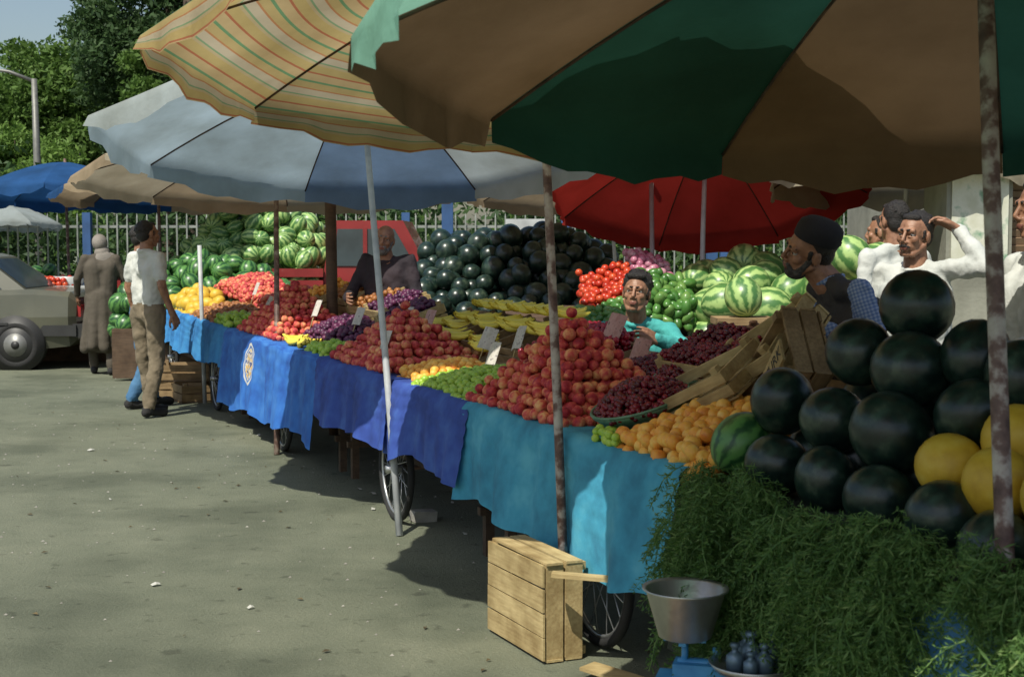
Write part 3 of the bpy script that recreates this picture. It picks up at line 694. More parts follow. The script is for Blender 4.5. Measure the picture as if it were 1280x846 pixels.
# ------------------------------------------------------------ fence
FEN=M('shaded_white_iron',[(.18,.20,.18),(.34,.36,.33)],.5,3); BLP=M('blue_post_paint',(.04,.10,.24),.5)  # white fence paint darkened, shade of the trees put into the colour
b=Bd()
for x in np.arange(-16,8,.15): b.box((x,21.5,1.24),(.021,.021,1.30),0); b.add([(x-.011,21.489,1.89),(x+.011,21.489,1.89),(x+.011,21.511,1.89),(x-.011,21.511,1.89),(x,21.5,1.96)],[(0,1,4),(1,2,4),(2,3,4),(3,0,4)])
for z in(.75,1.75): b.box((-4,21.53,z),(24,.02,.04),0)
for x in np.arange(-16,8.1,2.4): b.box((x,21.5,1.0),(.12,.12,1.92),1)
b.box((-4,21.5,.30),(24,.25,.60),2)
b.obj('iron_fence',[FEN,BLP,CONC])
b=Bd(); b.box((-.75,16.6,1.0),(.13,.13,2.0),0); b.box((2.3,16.4,.9),(.12,.12,1.8),0); b.obj('blue_post',[BLP])
b=Bd(); b.box((.2,17.2,1.72),(.55,.3,.16),0); b.box((.2,17.2,.82),(.4,.25,1.62),0); b.obj('white_box_stand',[CHR])
# ------------------------------------------------------------ kiosk building right
b=Bd()
WALLM=M('plaster',[(.20,.20,.16),(.33,.33,.27)],.85,3,bump=.3); SHUT=M('brown_shutter',[(.16,.10,.06),(.26,.17,.10)],.6,5)
b.box((7.5,12.1,1.9),(8.0,5.6,3.8),0)
b.box((2.98,9.35,1.9),(.42,.5,3.8),0)
for i in range(56): b.box((5.16,9.24,.25+i*.05),(3.9,.05,.043),1,rot=(.35,0,0))
b.box((5.2,9.2,3.25),(4.0,.12,.4),0); b.box((7.2,12,3.86),(8.6,6.6,.12),2)
b.obj('kiosk_building',[WALLM,SHUT,CONC])
POST=M('poster_print',[(.55,.55,.42),(.66,.66,.55),(.20,.34,.22)],.7,9,pos=[0,.6,1])
b=Bd(); b.box((2.98,9.09,1.75),(.36,.012,.75),0); b.obj('wall_poster',[POST])
# ------------------------------------------------------------ street lamp
GALV=M('galvanised',(.18,.18,.165),.5,8,metal=.3)
b=Bd(); b.tube([(-9.95,30,0),(-9.95,30,3),(-9.98,30,4.9)],[.10,.08,.06],10,0); b.tube([(-9.98,30,4.85),(-10.5,30,5.05),(-11.4,30,5.18)],[.04,.035,.03],8,0)
b.lathe([(.001,-.08),(.12,-.05),(.16,.02),(.10,.08),(.001,.1)],14,0,Matrix.Translation((-11.55,30,5.18))); b.obj('street_lamp',[GALV])
# ------------------------------------------------------------ trees
BARK=M('bark',[(.05,.035,.025),(.12,.09,.065)],.9,6,bump=.8,bscale=12)
def leafmat(n,cols): return M(n,cols,.6,.55,.6,.4,trans=.35,spec=.3)
LF1=leafmat('broad_leaves',[(.04,.09,.018),(.08,.155,.03),(.12,.21,.045),(.17,.27,.07)])
LF2=leafmat('dark_leaves',[(.020,.048,.018),(.04,.085,.028),(.065,.12,.04),(.10,.16,.06)])
LF3=leafmat('light_leaves',[(.07,.14,.02),(.12,.22,.04),(.16,.27,.055),(.22,.33,.09)])
def leaves(C,sz):
    n=len(C); d=rng.normal(size=(n,3)); d/=np.linalg.norm(d,axis=1)[:,None]; e=np.cross(d,rng.normal(size=(n,3))); e/=np.linalg.norm(e,axis=1)[:,None]
    s=(sz*rng.uniform(.5,1.2,size=(n,1)))
    V=np.stack([C-d*s,C+e*s*.45,C+d*s,C-e*s*.45],1).reshape(-1,3); F=np.arange(4*n).reshape(-1,4); return V,F
def tree(name,x,y,h,cr,base,mat,nl=22000,sz=.14,nc=40,shape='round'):
    e=empty(name); b=Bd(); z0=base
    tp=[Vector((x+.15*math.sin(i*1.3+x),y+.15*math.cos(i*1.7),h*.8*i/6)) for i in range(7)]
    b.tube(tp,[.035*h*.5*(1-.12*i) for i in range(7)],10,0)
    cs=[]
    for k in range(nc):
        while True:
            p_=rng.uniform(-1,1,3)
            if np.linalg.norm(p_)<1: break
        f=1.0
        if shape=='cone': f=max(.15,1-(p_[2]+1)/2*.85)
        c=np.array((x+p_[0]*cr*f,y+p_[1]*cr*f,(z0+h)/2+p_[2]*(h-z0)/2)); cs.append(c)
    for c in cs[:14]:
        a=tp[random.randint(2,5)]; c=Vector(c); mdl=a.lerp(c,.5)+Vector((0,0,.2)); b.tube([a,mdl,c],[.04*h*.2,.025*h*.2,.01],6,0)
    b.obj('trunk',[BARK],e)
    per=nl//nc; P=[]
    for c in cs:
        r_=cr*rng.uniform(.18,.38)*(1.0 if shape!='cone' else .8)
        g=rng.normal(size=(per,3)); g/=np.linalg.norm(g,axis=1)[:,None]; g*=r_*rng.uniform(.25,1.2,size=(per,1))**.7; g[:,2]*=.7; P.append(c+g)
    V,F=leaves(np.concatenate(P),sz); fast('crown',V,F,mat,e,False); return e
tree('broadleaf_tree',-13.6,40,6.9,2.3,1.8,LF1,36000,.11,64)
tree('broadleaf_tree',-17.5,44,6.6,2.8,1.8,LF1,26000,.13,50)
tree('pine_tree',-9.0,38,12.0,2.3,2.8,LF2,46000,.10,90)
tree('pine_tree',-11.3,42,10.0,2.0,2.5,LF2,36000,.11,70)
tree('broadleaf_tree',-7.6,36,7.2,2.2,2.0,LF1,22000,.11,40)
tree('broadleaf_tree',-4.2,37,8.5,3.0,2.0,LF1,26000,.12,44)
tree('broadleaf_tree',1.0,33,7.5,3.2,1.8,LF1,24000,.12,44)
tree('broadleaf_tree',6.5,32,8.0,3.5,1.8,LF1,24000,.12,44)
tree('broadleaf_tree',11.5,30,8.0,3.5,1.8,LF3,24000,.12,44)
tree('broadleaf_tree',-11.4,33,4.0,1.7,.9,LF3,24000,.08,44)
tree('broadleaf_tree',-13.2,34,3.4,1.6,.6,LF3,18000,.08,40)
tree('broadleaf_tree',-25,50,6,4,2.0,LF1,16000,.2,40)
e=empty('palm_tree'); b=Bd(); px,py,phh=-7.1,31.5,10.2
b.tube([(px,py,0),(px+.1,py,3),(px+.05,py,6.5),(px,py,phh)],[.2,.16,.13,.13],10,0); b.obj('trunk',[BARK],e)
V=[];F=[]
for k in range(26):
    a=k*2.4; el=random.uniform(-.5,.9); d=np.array((math.cos(a)*math.cos(el),math.sin(a)*math.cos(el),math.sin(el))); sd=np.cross(d,(0,0,1)); sd/=np.linalg.norm(sd)
    for i in range(26):
        u=i/26; p_=np.array((px,py,phh))+d*2.3*u+np.array((0,0,-1.3*u*u))
        for sgn in(-1,1):
            tip=p_+sd*sgn*.5*math.sin(math.pi*(u*.85+.12))+d*.2+np.array((0,0,-.18)); o=len(V); V+= [p_,p_+d*.045,tip,tip-d*.01]; F.append((o,o+1,o+2,o+3))
fast('fronds',np.array(V),F,LF1,e,False)
P=np.column_stack([rng.uniform(-24,12,80000),rng.normal(23.6,.5,80000),rng.uniform(0.2,3.3,80000)])
P=P[P[:,2]<2.5+.5*np.sin(P[:,0]*1.1)+.3*np.sin(P[:,0]*2.9)+.25*rng.normal(size=len(P))]
V,F=leaves(P,.09); fast('hedge',V,F,LF2,None,False)
P=np.column_stack([rng.uniform(-90,60,40000),rng.normal(70,3,40000),rng.uniform(0,6,40000)])
P=P[P[:,2]<3.2+1.0*np.sin(P[:,0]*.35)+.7*np.sin(P[:,0]*.9)]
V,F=leaves(P,.4); fast('distant_tree_line',V,F,LF1,None,False)
# ------------------------------------------------------------ car
e=empty('parked_car'); PAINT=M('olive_car_paint',[(.082,.084,.060),(.11,.11,.078)],.35,2,coat=.35); TAIL=M('tail_light',(.3,.02,.02),.3); BUMP=M('black_bumper',(.03,.03,.03),.5)
b=Bd(); CX,CY=-5.20,17.75
def sect(x,zb,zt,wb,wt):
    return [(x,-wb*.94,zb),(x,-wb,zb+.18),(x,-wb*1.02,(zb+zt)/2+.03),(x,-wb*.98,zt-.06),(x,-wt,zt),(x,wt,zt),(x,wb*.98,zt-.06),(x,wb*1.02,(zb+zt)/2+.03),(x,wb,zb+.18),(x,wb*.94,zb)]
secs=[sect(CX-.02,.36,.86,.72,.62),sect(CX-.10,.28,.93,.79,.68),sect(CX-.5,.24,.96,.82,.72),sect(CX-1.1,.22,.95,.83,.74),sect(CX-2.9,.22,.92,.83,.74),sect(CX-3.4,.22,.90,.82,.72),sect(CX-4.1,.25,.80,.79,.66),sect(CX-4.3,.34,.68,.72,.6)]
V=[];F=[];k=10
for s_ in secs: V+=[(x,CY+y,z) for x,y,z in s_]
for i in range(len(secs)-1):
    for j in range(k): F.append((i*k+j,i*k+(j+1)%k,(i+1)*k+(j+1)%k,(i+1)*k+j))
F+=[tuple(range(k)),tuple(range((len(secs)-1)*k,len(secs)*k))[::-1]]
b.add(V,F,0,False)
def cab(pr,w0,w1,mi,off=0):
    V=[(CX+x,CY-(w0 if z<1.0 else w1)-off,z) for x,z in pr]+[(CX+x,CY+(w0 if z<1.0 else w1)+off,z) for x,z in pr]; n=len(pr)
    b.add(V,[tuple(range(n)),tuple(range(2*n-1,n-1,-1))]+[(i,i+n,(i+1)%n+n,(i+1)%n) for i in range(n)],mi)
cab([(-.62,.94),(-1.18,1.34),(-1.35,1.38),(-2.3,1.38),(-2.5,1.34),(-3.1,.92)],.70,.56,0)
for sd in(-1,1):
    y0=CY+sd*.702; y1=CY+sd*.584
    for a,b2,c_,d_ in ((-.92,-1.72,-1.72,-1.28),(-1.80,-2.78,-2.42,-1.80)):
        b.add([(CX+a,y0,.965),(CX+b2,y0,.965),(CX+c_,y1,1.31),(CX+d_,y1,1.31)],[(0,1,2,3)],1)
b.add([(CX-.66,CY-.60,.975),(CX-.66,CY+.60,.975),(CX-1.14,CY+.50,1.318),(CX-1.14,CY-.50,1.318)],[(0,1,2,3)],1)
b.box((CX+.02,CY,.47),(.14,1.58,.16),3); 
b.box((CX-.35,CY-.80,.47),(.7,.04,.13),3)
for sd in(-1,1): b.box((CX+.0,CY+sd*.56,.70),(.05,.28,.14),2)
b.box((CX-2.1,CY-.852,.55),(2.6,.012,.03),3)
for x in(-.72,-3.45):
    for sd in(-1,1):
        b.tube([(CX+x,CY+sd*.70,.31),(CX+x,CY+sd*.846,.31)],.345,28,3)
        b.ring(.235,.065,28,10,4,Matrix.Translation((CX+x,CY+sd*.79,.30))@Matrix.Rotation(math.pi/2,4,'X'))
        b.tube([(CX+x,CY+sd*.70,.30),(CX+x,CY+sd*.852,.30)],[.15,.14],20,5)
        b.tube([(CX+x,CY+sd*.70,.30),(CX+x,CY+sd*.858,.30)],.05,12,3)
HUBC=M('hub_cap',(.22,.22,.21),.45,6,metal=.4)
b.obj('car_body',[PAINT,GLASS,TAIL,BUMP,TYRE,HUBC],e)
# ------------------------------------------------------------ people
def capmesh(a,b_,ra,rb,n=14,k=5):
    a=Vector(a);b_=Vector(b_); d=b_-a
    if d.length<1e-5: d=Vector((0,0,1e-4))
    z=d.normalized(); x=z.orthogonal().normalized(); y=z.cross(x); V=[];F=[]
    rings=[]
    for i in range(k): t_=math.pi/2*(1-(i+.15)/k); rings.append((a-z*ra*math.sin(t_),ra*math.cos(t_)))
    rings.append((a,ra)); rings.append((b_,rb))
    for i in range(k-1,-1,-1): t_=math.pi/2*(1-(i+.15)/k); rings.append((b_+z*rb*math.sin(t_),rb*math.cos(t_)))
    for c,r_ in rings:
        for j in range(n):
            q=2*math.pi*j/n; V.append(c+(x*math.cos(q)+y*math.sin(q))*r_)
    for i in range(len(rings)-1):
        for j in range(n): F.append((i*n+j,i*n+(j+1)%n,(i+1)*n+(j+1)%n,(i+1)*n+j))
    F.append(tuple(range(n))[::-1]); F.append(tuple(range((len(rings)-1)*n,len(rings)*n)))
    return V,F
def solid(name,caps,ells,voxel,tags,parent,smooth=4,disp=0.0):
    b=Bd()
    for a,c,ra,rb,tg in caps: V,F=capmesh(a,c,ra,rb); b.add(V,F)
    for c,r_,R,tg in ells:
        V,F=ICO3; b.add([c+R@Vector((v[0]*r_[0],v[1]*r_[1],v[2]*r_[2])) for v in V],[tuple(f) for f in F])
    tmp=b.obj('tmp',[])
    md=tmp.modifiers.new('r','REMESH'); md.mode='VOXEL'; md.voxel_size=voxel
    if smooth: sm_=tmp.modifiers.new('s','SMOOTH'); sm_.iterations=smooth; sm_.factor=.5
    if disp:
        for ns,am in ((.14,disp),(.06,disp*.6)):
            tx=bpy.data.textures.new('folds','CLOUDS'); tx.noise_scale=ns; dm=tmp.modifiers.new('d','DISPLACE'); dm.texture=tx; dm.strength=am; dm.mid_level=.5
    dg=bpy.context.evaluated_depsgraph_get(); me=bpy.data.meshes.new_from_object(tmp.evaluated_get(dg)); bpy.data.objects.remove(tmp)
    n=len(me.polygons); P=np.empty(n*3,dtype=np.float32); me.polygons.foreach_get('center',P); P=P.reshape(-1,3)
    names=list(tags.keys()); best=np.full(n,1e9); idx=np.zeros(n,dtype=np.int32)
    for a,c,ra,rb,tg in caps:
        a=np.array(a);c=np.array(c); d=c-a; t_=np.clip(((P-a)@d)/max(1e-9,d@d),0,1); ds=np.linalg.norm(P-(a+t_[:,None]*d),axis=1)-(ra+(rb-ra)*t_)
        w=ds<best; best[w]=ds[w]; idx[w]=names.index(tg)
    for c,r_,R,tg in ells:
        q=(P-np.array(c))@np.array(R); k_=np.linalg.norm(q/np.array(r_),axis=1)+1e-9; ds=np.linalg.norm(q,axis=1)*(1-1/k_)
        w=ds<best; best[w]=ds[w]; idx[w]=names.index(tg)
    me.materials.clear()
    for k_ in names: me.materials.append(tags[k_])
    me.polygons.foreach_set('material_index',idx); me.polygons.foreach_set('use_smooth',np.full(n,True)); me.update()
    ob=bpy.data.objects.new(name,me); COL.objects.link(ob); ob.parent=parent; return ob
def head_parts(H,st,neck):
    R=H.to_3x3(); P=lambda x,y,z:H@Vector((x,y,z)); caps=[];ells=[]
    E=lambda c,r_,tg='skin':ells.append((P(*c),r_,R,tg)); C=lambda a,c,ra,rb,tg='skin':caps.append((P(*a),P(*c),ra,rb,tg))
    E((0,-.010,.028),(.071,.090,.083)); E((0,.018,-.035),(.056,.066,.070)); E((0,.058,-.090),(.022,.021,.017))
    C((0,.068,-.045),(0,.060,-.075),.025,.020)
    for s in(-1,1):
        E((s*.036,.056,-.018),(.022,.021,.022)); C((s*.014,.0885,.0285),(s*.046,.072,.030),.0050,.0034,'hair' if st.get('brow')!='grey' else 'beard')
        C((s*.018,.0790,.0150),(s*.044,.0695,.0135),.0052,.0048); E((s*.073,-.012,-.004),(.009,.018,.030)); C((s*.018,.0775,-.0035),(s*.042,.0690,-.0045),.0052,.0048)
        C((s*.056,.000,-.045),(s*.026,.046,-.088),.016,.018)
        C((s*.013,.093,-.032),(s*.013,.083,-.034),.0068,.007)
    C((-.034,.072,.026),(.034,.072,.026),.014,.014); C((0,.082,.020),(0,.103,-.022),.0072,.0098); C((0,.101,-.022),(0,.096,-.032),.0100,.0085)
    C((-.017,.0860,-.0585),(0,.0905,-.0565),.0048,.0056,'lip'); C((.017,.0860,-.0585),(0,.0905,-.0565),.0048,.0056,'lip'); C((-.011,.0860,-.0660),(.011,.0860,-.0660),.0060,.0060,'lip')
    caps.append((P(0,-.02,-.05),neck,.053,.064,'skin'))
    h=st.get('hair','short')
    def tufts(c,r_,n,amp,zmin=-.2):
        rr=random.Random(5)
        for i in range(n):
            v=Vector((rr.gauss(0,1),rr.gauss(0,1),rr.gauss(0,1))).normalized()
            if v.z<zmin or (v.y>.45 and v.z<.60): continue
            p_=(c[0]+v.x*r_[0]*.96,c[1]+v.y*r_[1]*.96,c[2]+v.z*r_[2]*.96); q_=(p_[0]+v.x*amp,p_[1]+v.y*amp*.5-.006,p_[2]+v.z*amp*.6)
            C(p_,q_,.009,.006,'hair')
    if h=='short': E((0,-.034,.046),(.0765,.088,.082),'hair'); E((0,-.055,.0),(.069,.056,.070),'hair'); E((0,.034,.090),(.048,.032,.022),'hair'); tufts((0,-.034,.046),(.0765,.088,.082),60,.003)
    if h=='bushy': E((0,-.030,.056),(.084,.094,.085),'hair'); E((0,-.052,.0),(.074,.060,.070),'hair'); E((0,.046,.094),(.057,.032,.025),'hair'); tufts((0,-.03,.058),(.084,.095,.086),160,.006)
    if h in('short','bushy'):
        for s in(-1,1): C((s*.0650,.016,.022),(s*.0630,.018,-.006),.010,.006,'hair')
    if h=='bald': E((0,-.052,-.008),(.073,.056,.050),'beard')
    if h=='scarf': E((0,-.02,.02),(.088,.104,.104),'hair'); E((0,-.03,-.10),(.09,.09,.09),'hair'); E((0,-.03,-.16),(.14,.11,.06),'hair'); E((0,-.09,-.19),(.11,.05,.11),'hair')
    if st.get('moust'): C((-.027,.081,-.055),(0,.0945,-.0465),.0048,.0075,'hair'); C((.027,.081,-.055),(0,.0945,-.0465),.0048,.0075,'hair')
    if st.get('beard'):
        E((0,.036,-.085),(.047,.050,.038),'beard')
        for s in(-1,1): C((s*.060,.008,-.012),(s*.040,.046,-.078),.010,.018,'beard'); C((s*.026,.084,-.054),(s*.030,.070,-.075),.008,.012,'beard')
        C((-.024,.084,-.050),(.024,.084,-.050),.0065,.0065,'beard')
    return caps,ells
def hand_parts(w,d,nrm,side,curl=.35):
    d=Vector(d).normalized(); nrm=Vector(nrm); nrm=(nrm-d*nrm.dot(d)).normalized(); x=d.cross(nrm)*side
    P=lambda a,b_,c: Vector(w)+x*a+d*b_+nrm*c; caps=[]
    for i in range(4):
        bx=-.030+.020*i; caps.append((P(bx*.6,.0,0),P(bx,.082-.004*abs(i-1),0),.0165,.0125,'skin'))
        ln=[.068,.076,.071,.055][i]; p0=(bx,.085-.004*abs(i-1),0); an=curl*.7
        for q,fr in enumerate((.45,.31,.24)):
            l=ln*fr; p1=(p0[0]+(i-1.5)*.0025,p0[1]+l*math.cos(an),p0[2]-l*math.sin(an)); caps.append((P(*p0),P(*p1),.0098-.0010*q,.0090-.0011*q,'skin')); p0=p1; an+=curl*(1+.15*i)
    caps.append((P(-.022,.018,-.004),P(-.050,.048,-.014),.014,.0115,'skin')); caps.append((P(-.050,.048,-.014),P(-.058,.078,-.022),.0105,.0095,'skin')); caps.append((P(-.058,.078,-.022),P(-.054,.100,-.030),.0095,.0080,'skin'))
    return caps
DEF=dict(pel=(0,0,.95),chest=(0,.0,1.28),neck=(0,-.015,1.45),head=(0,.015,1.595),
 shR=(.18,-.01,1.39),elR=(.235,-.03,1.13),wrR=(.245,.05,.88),hR=(.10,.0,.92),knR=(.11,.03,.50),anR=(.115,-.01,.09),
 shL=(-.18,-.01,1.39),elL=(-.235,-.03,1.13),wrL=(-.245,.05,.88),hL=(-.10,.0,.92),knL=(-.11,.03,.50),anL=(-.115,-.01,.09))
def person(name,x,y,yaw,J={},hr=(0,0,0),st={},shirt=None,trou=None,shoe=None,hair=HAIR,beard=GREYH,short=False,vest=None,coat=None,sc=1.0,hc=(.4,.4),hd=None,vox=.012,fat=1.0,disp=.032):
    e=empty(name); j=dict(DEF); j.update(J)
    Wm=Matrix.Translation((x,y,0))@Matrix.Rotation(rd(yaw),4,'Z')@Matrix.Scale(sc,4)
    P={k:Wm@Vector(v) for k,v in j.items()}; Rt=(Wm.to_3x3()@Vector((1,0,0))).normalized(); Fw=(Wm.to_3x3()@Vector((0,1,0))).normalized()
    caps=[]; T='shirt'
    A=lambda a,b_,ra,rb,tg: caps.append((a,b_,ra*sc,rb*sc,tg))
    up=(P['neck']-P['pel']).normalized(); bt='coat' if coat else ('vest' if vest else T)
    for s in(-1,1):
        A(P['pel']+Rt*.065*s*sc+up*.08*sc,P['chest']+Rt*.085*s*sc,.112*fat,.104*fat,bt)
        A(P['chest']+Rt*.085*s*sc,P['chest']+Rt*.095*s*sc+up*.06*sc,.104*fat,.078,bt)
        A(P['pel']+Rt*.06*s*sc-up*.05*sc,P['pel']+Rt*.055*s*sc+up*.05*sc,.114*fat,.104*fat,'coat' if coat else 'trou')
        A(P['neck']-up*.015*sc+Rt*.02*s*sc-Fw*.01,P['neck']-up*.045*sc+Rt*.12*s*sc,.046,.050,bt)   # trapezius
    A(P['chest'],P['neck']-up*.05*sc,.110,.066,bt)
    for S in 'RL':
        sh,el,wr=P['sh'+S],P['el'+S],P['wr'+S]
        A(P['neck']-up*.058*sc,sh,.052,.050,bt if not vest else 'vest')
        if short:
            A(sh,el,.048,.040,'skin'); A(sh,sh.lerp(el,.62),.058,.062,T); A(el,wr,.040,.026,'skin')
        else:
            tg='coat' if coat else T
            A(sh,el,.056,.050,tg); A(el,el.lerp(wr,.92),.049,.038,tg); A(el.lerp(wr,.88),el.lerp(wr,.95),.041,.041,tg)
        hp,kn,an=P['h'+S],P['kn'+S],P['an'+S]
        A(hp,kn,.098,.070,'trou'); A(kn,an+Vector((0,0,.03)),.070,.058,'trou')
        tr_=Fw*.16*sc; A(an-Fw*.035*sc-Vector((0,0,.042)),an+tr_-Vector((0,0,.050)),.044,.036,'shoe'); A(an,an-Vector((0,0,.03)),.045,.045,'shoe')
    if coat:
        hem=.34*sc; nf=9     # long skirt of the coat made of vertical folds
        for q in range(nf):
            a=2*math.pi*q/nf; top=P['pel']+(Rt*.07*math.cos(a)+Fw*.05*math.sin(a))*sc
            bo=P['pel']+(Rt*.205*math.cos(a)+Fw*.165*math.sin(a))*sc; bo.z=hem+.02*math.sin(q*2.3); A(top,bo,.105,.068,'coat')
        A(P['pel'],Vector((P['pel'].x,P['pel'].y,hem+.06)),.12,.15,'coat')
    for q in range(10):
        a=2*math.pi*q/10; a2=2*math.pi*(q+1)/10; c=P['neck']+up*.008*sc
        if not coat: A(c+(Rt*math.cos(a)*.064+Fw*math.sin(a)*.066)*sc-up*.035*max(0,math.sin(a)),c+(Rt*math.cos(a2)*.064+Fw*math.sin(a2)*.066)*sc-up*.035*max(0,math.sin(a2)),.012,.012,T)
    tags={'shirt':shirt,'trou':trou,'shoe':shoe,'skin':SKIN}
    if vest: tags['vest']=vest
    if coat: tags['coat']=coat
    solid('clothed_body',caps,[],vox,tags,e,6,disp)
    Hm=Matrix.Translation(P['head'])@Matrix.Rotation(rd(yaw),4,'Z')@Euler([rd(a) for a in hr],'YXZ').to_matrix().to_4x4()
    hc_,he=head_parts(Hm,st,P['neck']-up*.03)
    solid('head',hc_,he,.0036 if vox<.011 else .0055,{'skin':SKIN,'hair':hair,'lip':LIP,'beard':beard},e,1)
    hands=[]
    for i,S in enumerate('RL'):
        wr=P['wr'+S]; d=(P['wr'+S]-P['el'+S]).normalized(); nr=Rt*(1 if S=='R' else -1)
        if hd and S in hd:
            nr=Wm.to_3x3()@Vector(hd[S][1]); d=Wm.to_3x3()@Vector(hd[S][0])
        hands+=hand_parts(wr,d,nr,(1 if S=='R' else -1)*-1,hc[i])
        if not short: hands.append((P['el'+S].lerp(wr,.8),wr,.028,.024,'skin'))
    solid('hands',hands,[],.0045,{'skin':SKIN},e,2)
    b=Bd(); V,F=ICO2
    for s in(-1,1):
        for c,r_,mi in (((s*.031,.0665,.0055),.0118,0),((s*.031,.0735,.0055),.0062,1)):
            b.add([Hm@(Vector(c)+Vector(v)*r_) for v in V],[tuple(f) for f in F],mi,True)
    b.obj('eyes',[EYEW,EYEB],e)
    return e,Hm,P
def fabric(n,c,bs=9,bd=.03,**k): return M(n,c,.88,5,bump=.5,bscale=bs,bdist=bd,**k)
S_WHITE=fabric('white_shirt',[(.44,.46,.43),(.60,.61,.57)]); S_KHAKI=fabric('khaki_trousers',[(.15,.12,.078),(.23,.185,.125)])
S_BROWN=fabric('brown_shirt',[(.10,.08,.07),(.17,.13,.11)]); S_JEAN=fabric('blue_jeans',[(.04,.12,.24),(.08,.2,.35)]); S_BLK=fabric('black_shoes',[(.012,.012,.012),(.03,.03,.03)])
S_COAT=fabric('brown_coat',[(.065,.054,.040),(.095,.080,.060)],14,.01); S_SCARF=fabric('grey_scarf',[(.17,.15,.13),(.27,.245,.215)],14,.01); S_DARKJ=fabric('dark_jacket',[(.012,.009,.014),(.034,.022,.028)])
S_TEAL=fabric('teal_shirt',[(.04,.28,.27),(.08,.45,.42)]); S_VEST=fabric('dark_vest',[(.03,.028,.03),(.06,.055,.055)])
def stripes_shirt():
    m,t,p,o=nt('blue_striped_shirt'); tc=N(t,'ShaderNodeTexCoord').outputs['Object']; mp=N(t,'ShaderNodeMapping'); mp.inputs['Rotation'].default_value=(.2,.3,.4); t.links.new(tc,mp.inputs[0])
    wv=N(t,'ShaderNodeTexWave'); wv.inputs['Scale'].default_value=22; wv.inputs['Distortion'].default_value=1.6; wv.inputs['Detail'].default_value=1; t.links.new(mp.outputs[0],wv.inputs[0])
    wv2=N(t,'ShaderNodeTexWave'); wv2.bands_direction='Z'; wv2.inputs['Scale'].default_value=22; wv2.inputs['Distortion'].default_value=1.6; t.links.new(mp.outputs[0],wv2.inputs[0])
    t.links.new(ramp(t,math_(t,'MULTIPLY',math_(t,'ADD',wv.outputs[1],wv2.outputs[1]),.5),[(.10,.17,.36),(.16,.24,.46),(.30,.37,.52)],[.2,.5,.85]),p.inputs['Base Color']); p.inputs['Roughness'].default_value=.85
    b_=N(t,'ShaderNodeBump'); b_.inputs['Strength'].default_value=.55; b_.inputs['Distance'].default_value=.035; t.links.new(noise(t,tc,9,4),b_.inputs['Height']); t.links.new(b_.outputs[0],p.inputs['Normal'])
    return m
S_STR=stripes_shirt()
person('man_in_white_shirt',-3.2,12.5,-38,dict(anR=(.12,-.10,.09),knR=(.11,.0,.50),anL=(-.10,.08,.09),elR=(.25,-.05,1.14),wrR=(.25,.07,.90)),st={'hair':'short'},hr=(0,-5,-8),shirt=S_WHITE,trou=S_KHAKI,shoe=S_BLK,short=True,fat=.92)
person('man_in_brown_shirt',-3.42,13.15,-60,dict(anR=(.12,-.14,.09),anL=(-.10,.12,.09)),st={'hair':'short'},shirt=S_BROWN,trou=S_JEAN,shoe=S_BLK,sc=.98)
person('woman_in_long_coat',-4.74,16.4,15,dict(neck=(0,.04,1.43),head=(0,.09,1.56),elR=(.27,.02,1.15),wrR=(.29,.14,.93),elL=(-.27,.02,1.15),wrL=(-.28,.16,.95),anR=(.1,-.14,.09),anL=(-.1,.12,.09)),st={'hair':'scarf'},hair=S_SCARF,hr=(0,-12,0),shirt=S_COAT,trou=S_COAT,shoe=S_BLK,coat=S_COAT,sc=.96,fat=1.12,disp=.010)
person('bearded_seller',-.96,11.0,165,dict(neck=(0,.03,1.41),head=(0,.07,1.55),elR=(.28,.06,1.14),wrR=(.20,.32,1.12),elL=(-.26,.08,1.14),wrL=(-.14,.30,1.05)),hr=(0,-10,12),st={'hair':'bald','beard':1,'brow':'grey'},shirt=S_DARKJ,trou=S_DARKJ,shoe=S_BLK,fat=1.05)
person('young_seller',.70,8.02,176,dict(pel=(0,-.12,.58),chest=(0,-.02,.92),neck=(0,.03,1.10),head=(0,.07,1.250),shR=(.18,.02,1.04),shL=(-.18,.02,1.04),elR=(.28,.22,.93),wrR=(.10,.38,1.00),elL=(-.28,.22,.93),wrL=(-.10,.40,1.02),hR=(.1,-.12,.55),hL=(-.1,-.12,.55),knR=(.14,.30,.53),knL=(-.14,.30,.53),anR=(.14,.28,.09),anL=(-.14,.28,.09)),hr=(8,-4,-10),st={'hair':'bushy','moust':0},shirt=S_TEAL,trou=S_JEAN,shoe=S_BLK,vox=.010)
b=Bd(); b.box((.72,8.14,.44),(.36,.36,.05),0); [b.box((.72+x,8.14+y,.21),(.04,.04,.42),0) for x in(-.14,.14) for y in(-.14,.14)]; b.obj('wooden_stool',[W_DARK])
e_,Hm,P_=person('old_seller_in_cap',1.40,5.80,100,dict(pel=(0,-.04,.93),chest=(0,.02,1.24),neck=(0,.12,1.395),head=(0,.205,1.505),shR=(.18,.06,1.35),shL=(-.18,.06,1.35),elR=(.22,.10,1.10),wrR=(.12,.34,1.16),elL=(-.27,.03,1.13),wrL=(-.16,.28,1.22)),hr=(0,-26,0),st={'hair':'short','beard':1},beard=M('dark_beard',[(.03,.028,.026),(.10,.095,.09)],.8,60,bump=.8,bscale=200),shirt=S_STR,vest=S_VEST,trou=S_VEST,shoe=S_BLK,vox=.009,fat=1.08,hc=(.6,.6))
b=Bd(); CAPM=M('black_felt_cap',(.012,.012,.016),.9,8,bump=.4)
X=Hm@Matrix.Translation((0,-.026,.052))@Matrix.Rotation(rd(12),4,'X')@Matrix.Diagonal((.84,1.0,1,1))
b.lathe([(.096,0),(.099,.004),(.098,.04),(.093,.062),(.072,.080),(.04,.088),(.001,.090)],32,0,X); b.obj('cap',[CAPM],e_)
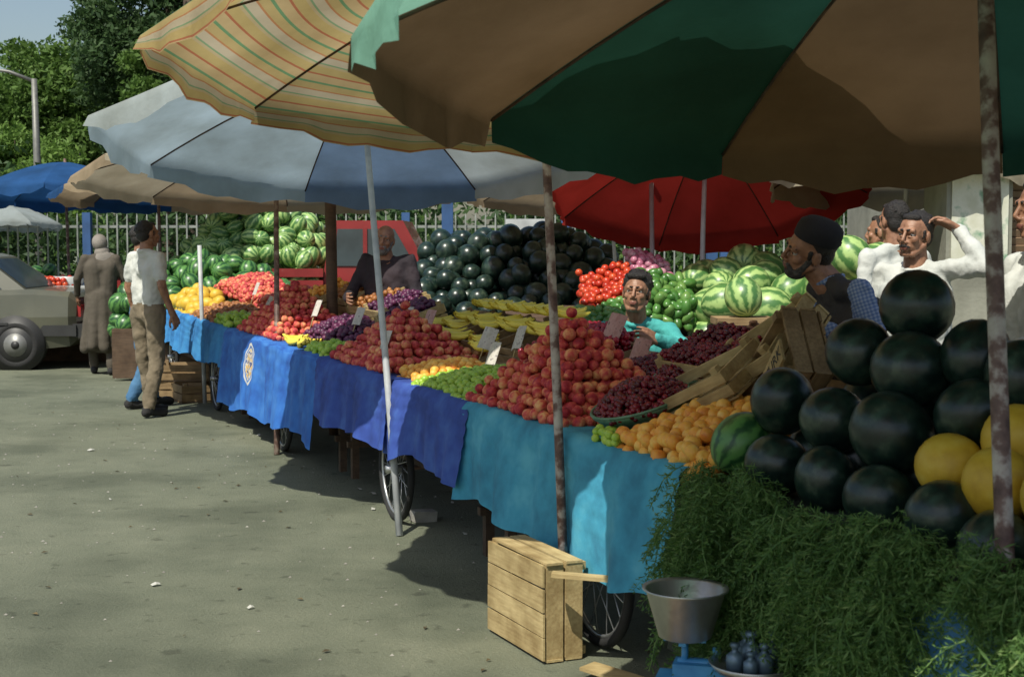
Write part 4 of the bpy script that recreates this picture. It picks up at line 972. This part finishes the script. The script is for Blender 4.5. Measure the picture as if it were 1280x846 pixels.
b=Bd(); a_=P_['wrL'];c_=P_['elL']; ax=(a_-c_).normalized(); q=ax.to_track_quat('Z','Y').to_matrix().to_4x4()
b.lathe([(.040,-.008),(.042,-.008),(.042,.008),(.040,.008)],20,0,Matrix.Translation(a_.lerp(c_,.12))@q); b.tube([a_.lerp(c_,.12)+Vector((0,-.040,.01)),a_.lerp(c_,.12)+Vector((0,-.048,.014))],.016,14,1); b.obj('wristwatch',[STEEL,BUMP],e_)
person('man_with_moustache',2.00,7.05,140,dict(neck=(0,.0,1.43),head=(0,.03,1.57),elL=(-.37,.02,1.42),wrL=(-.19,-.05,1.60),shL=(-.19,-.01,1.41)),hr=(0,-4,-6),st={'hair':'short','moust':1},shirt=S_WHITE,trou=S_KHAKI,shoe=S_BLK,vox=.010,hd={'L':((.75,.25,.45),(-.3,-.5,.7))},hc=(.4,.5))
person('man_in_pale_shirt',2.28,8.5,20,{},st={'hair':'short'},shirt=S_WHITE,trou=S_KHAKI,shoe=S_BLK,sc=1.04)
person('man_in_dark_shirt',2.40,9.2,60,{},st={'hair':'short'},shirt=S_BROWN,trou=S_JEAN,shoe=S_BLK,sc=1.0)
person('customer_in_white',1.96,5.25,100,dict(elL=(-.26,.06,1.18),wrL=(-.2,.25,1.1)),st={'hair':'short'},shirt=S_WHITE,trou=S_KHAKI,shoe=S_BLK,sc=1.04,fat=1.15)
# ------------------------------------------------------------ light, sky, camera
d=Vector((.35,.60,-1.0)).normalized()
sl=bpy.data.lights.new('sun','SUN'); sl.energy=5.0; sl.angle=rd(.5); sl.color=(1,.96,.84)
so=bpy.data.objects.new('sun',sl); so.rotation_euler=d.to_track_quat('-Z','Y').to_euler(); so.location=(-5,-8,14); COL.objects.link(so)
w=bpy.data.worlds.new('World'); scene.world=w; w.use_nodes=True; t=w.node_tree; bg=t.nodes['Background']
sk=t.nodes.new('ShaderNodeTexSky'); sk.sky_type='NISHITA'; sk.sun_disc=False; sk.sun_elevation=math.asin(-d.z); sk.sun_rotation=math.atan2(-d.x,-d.y)%(2*math.pi)
sk.air_density=1.2; sk.dust_density=2.0; sk.ozone_density=1.0
t.links.new(sk.outputs[0],bg.inputs[0]); bg.inputs[1].default_value=.11
cam=bpy.data.cameras.new('camera'); cam.lens=50; cam.sensor_width=36; cam.clip_end=2000; cam.clip_start=.05
co=bpy.data.objects.new('camera',cam); co.location=(0,0,1.55); co.rotation_euler=(rd(90-3.96),0,0); COL.objects.link(co); scene.camera=co
cam.dof.use_dof=True; cam.dof.focus_distance=8.0; cam.dof.aperture_fstop=8
scene.view_settings.view_transform='Standard'; scene.view_settings.look='None'; scene.view_settings.exposure=0
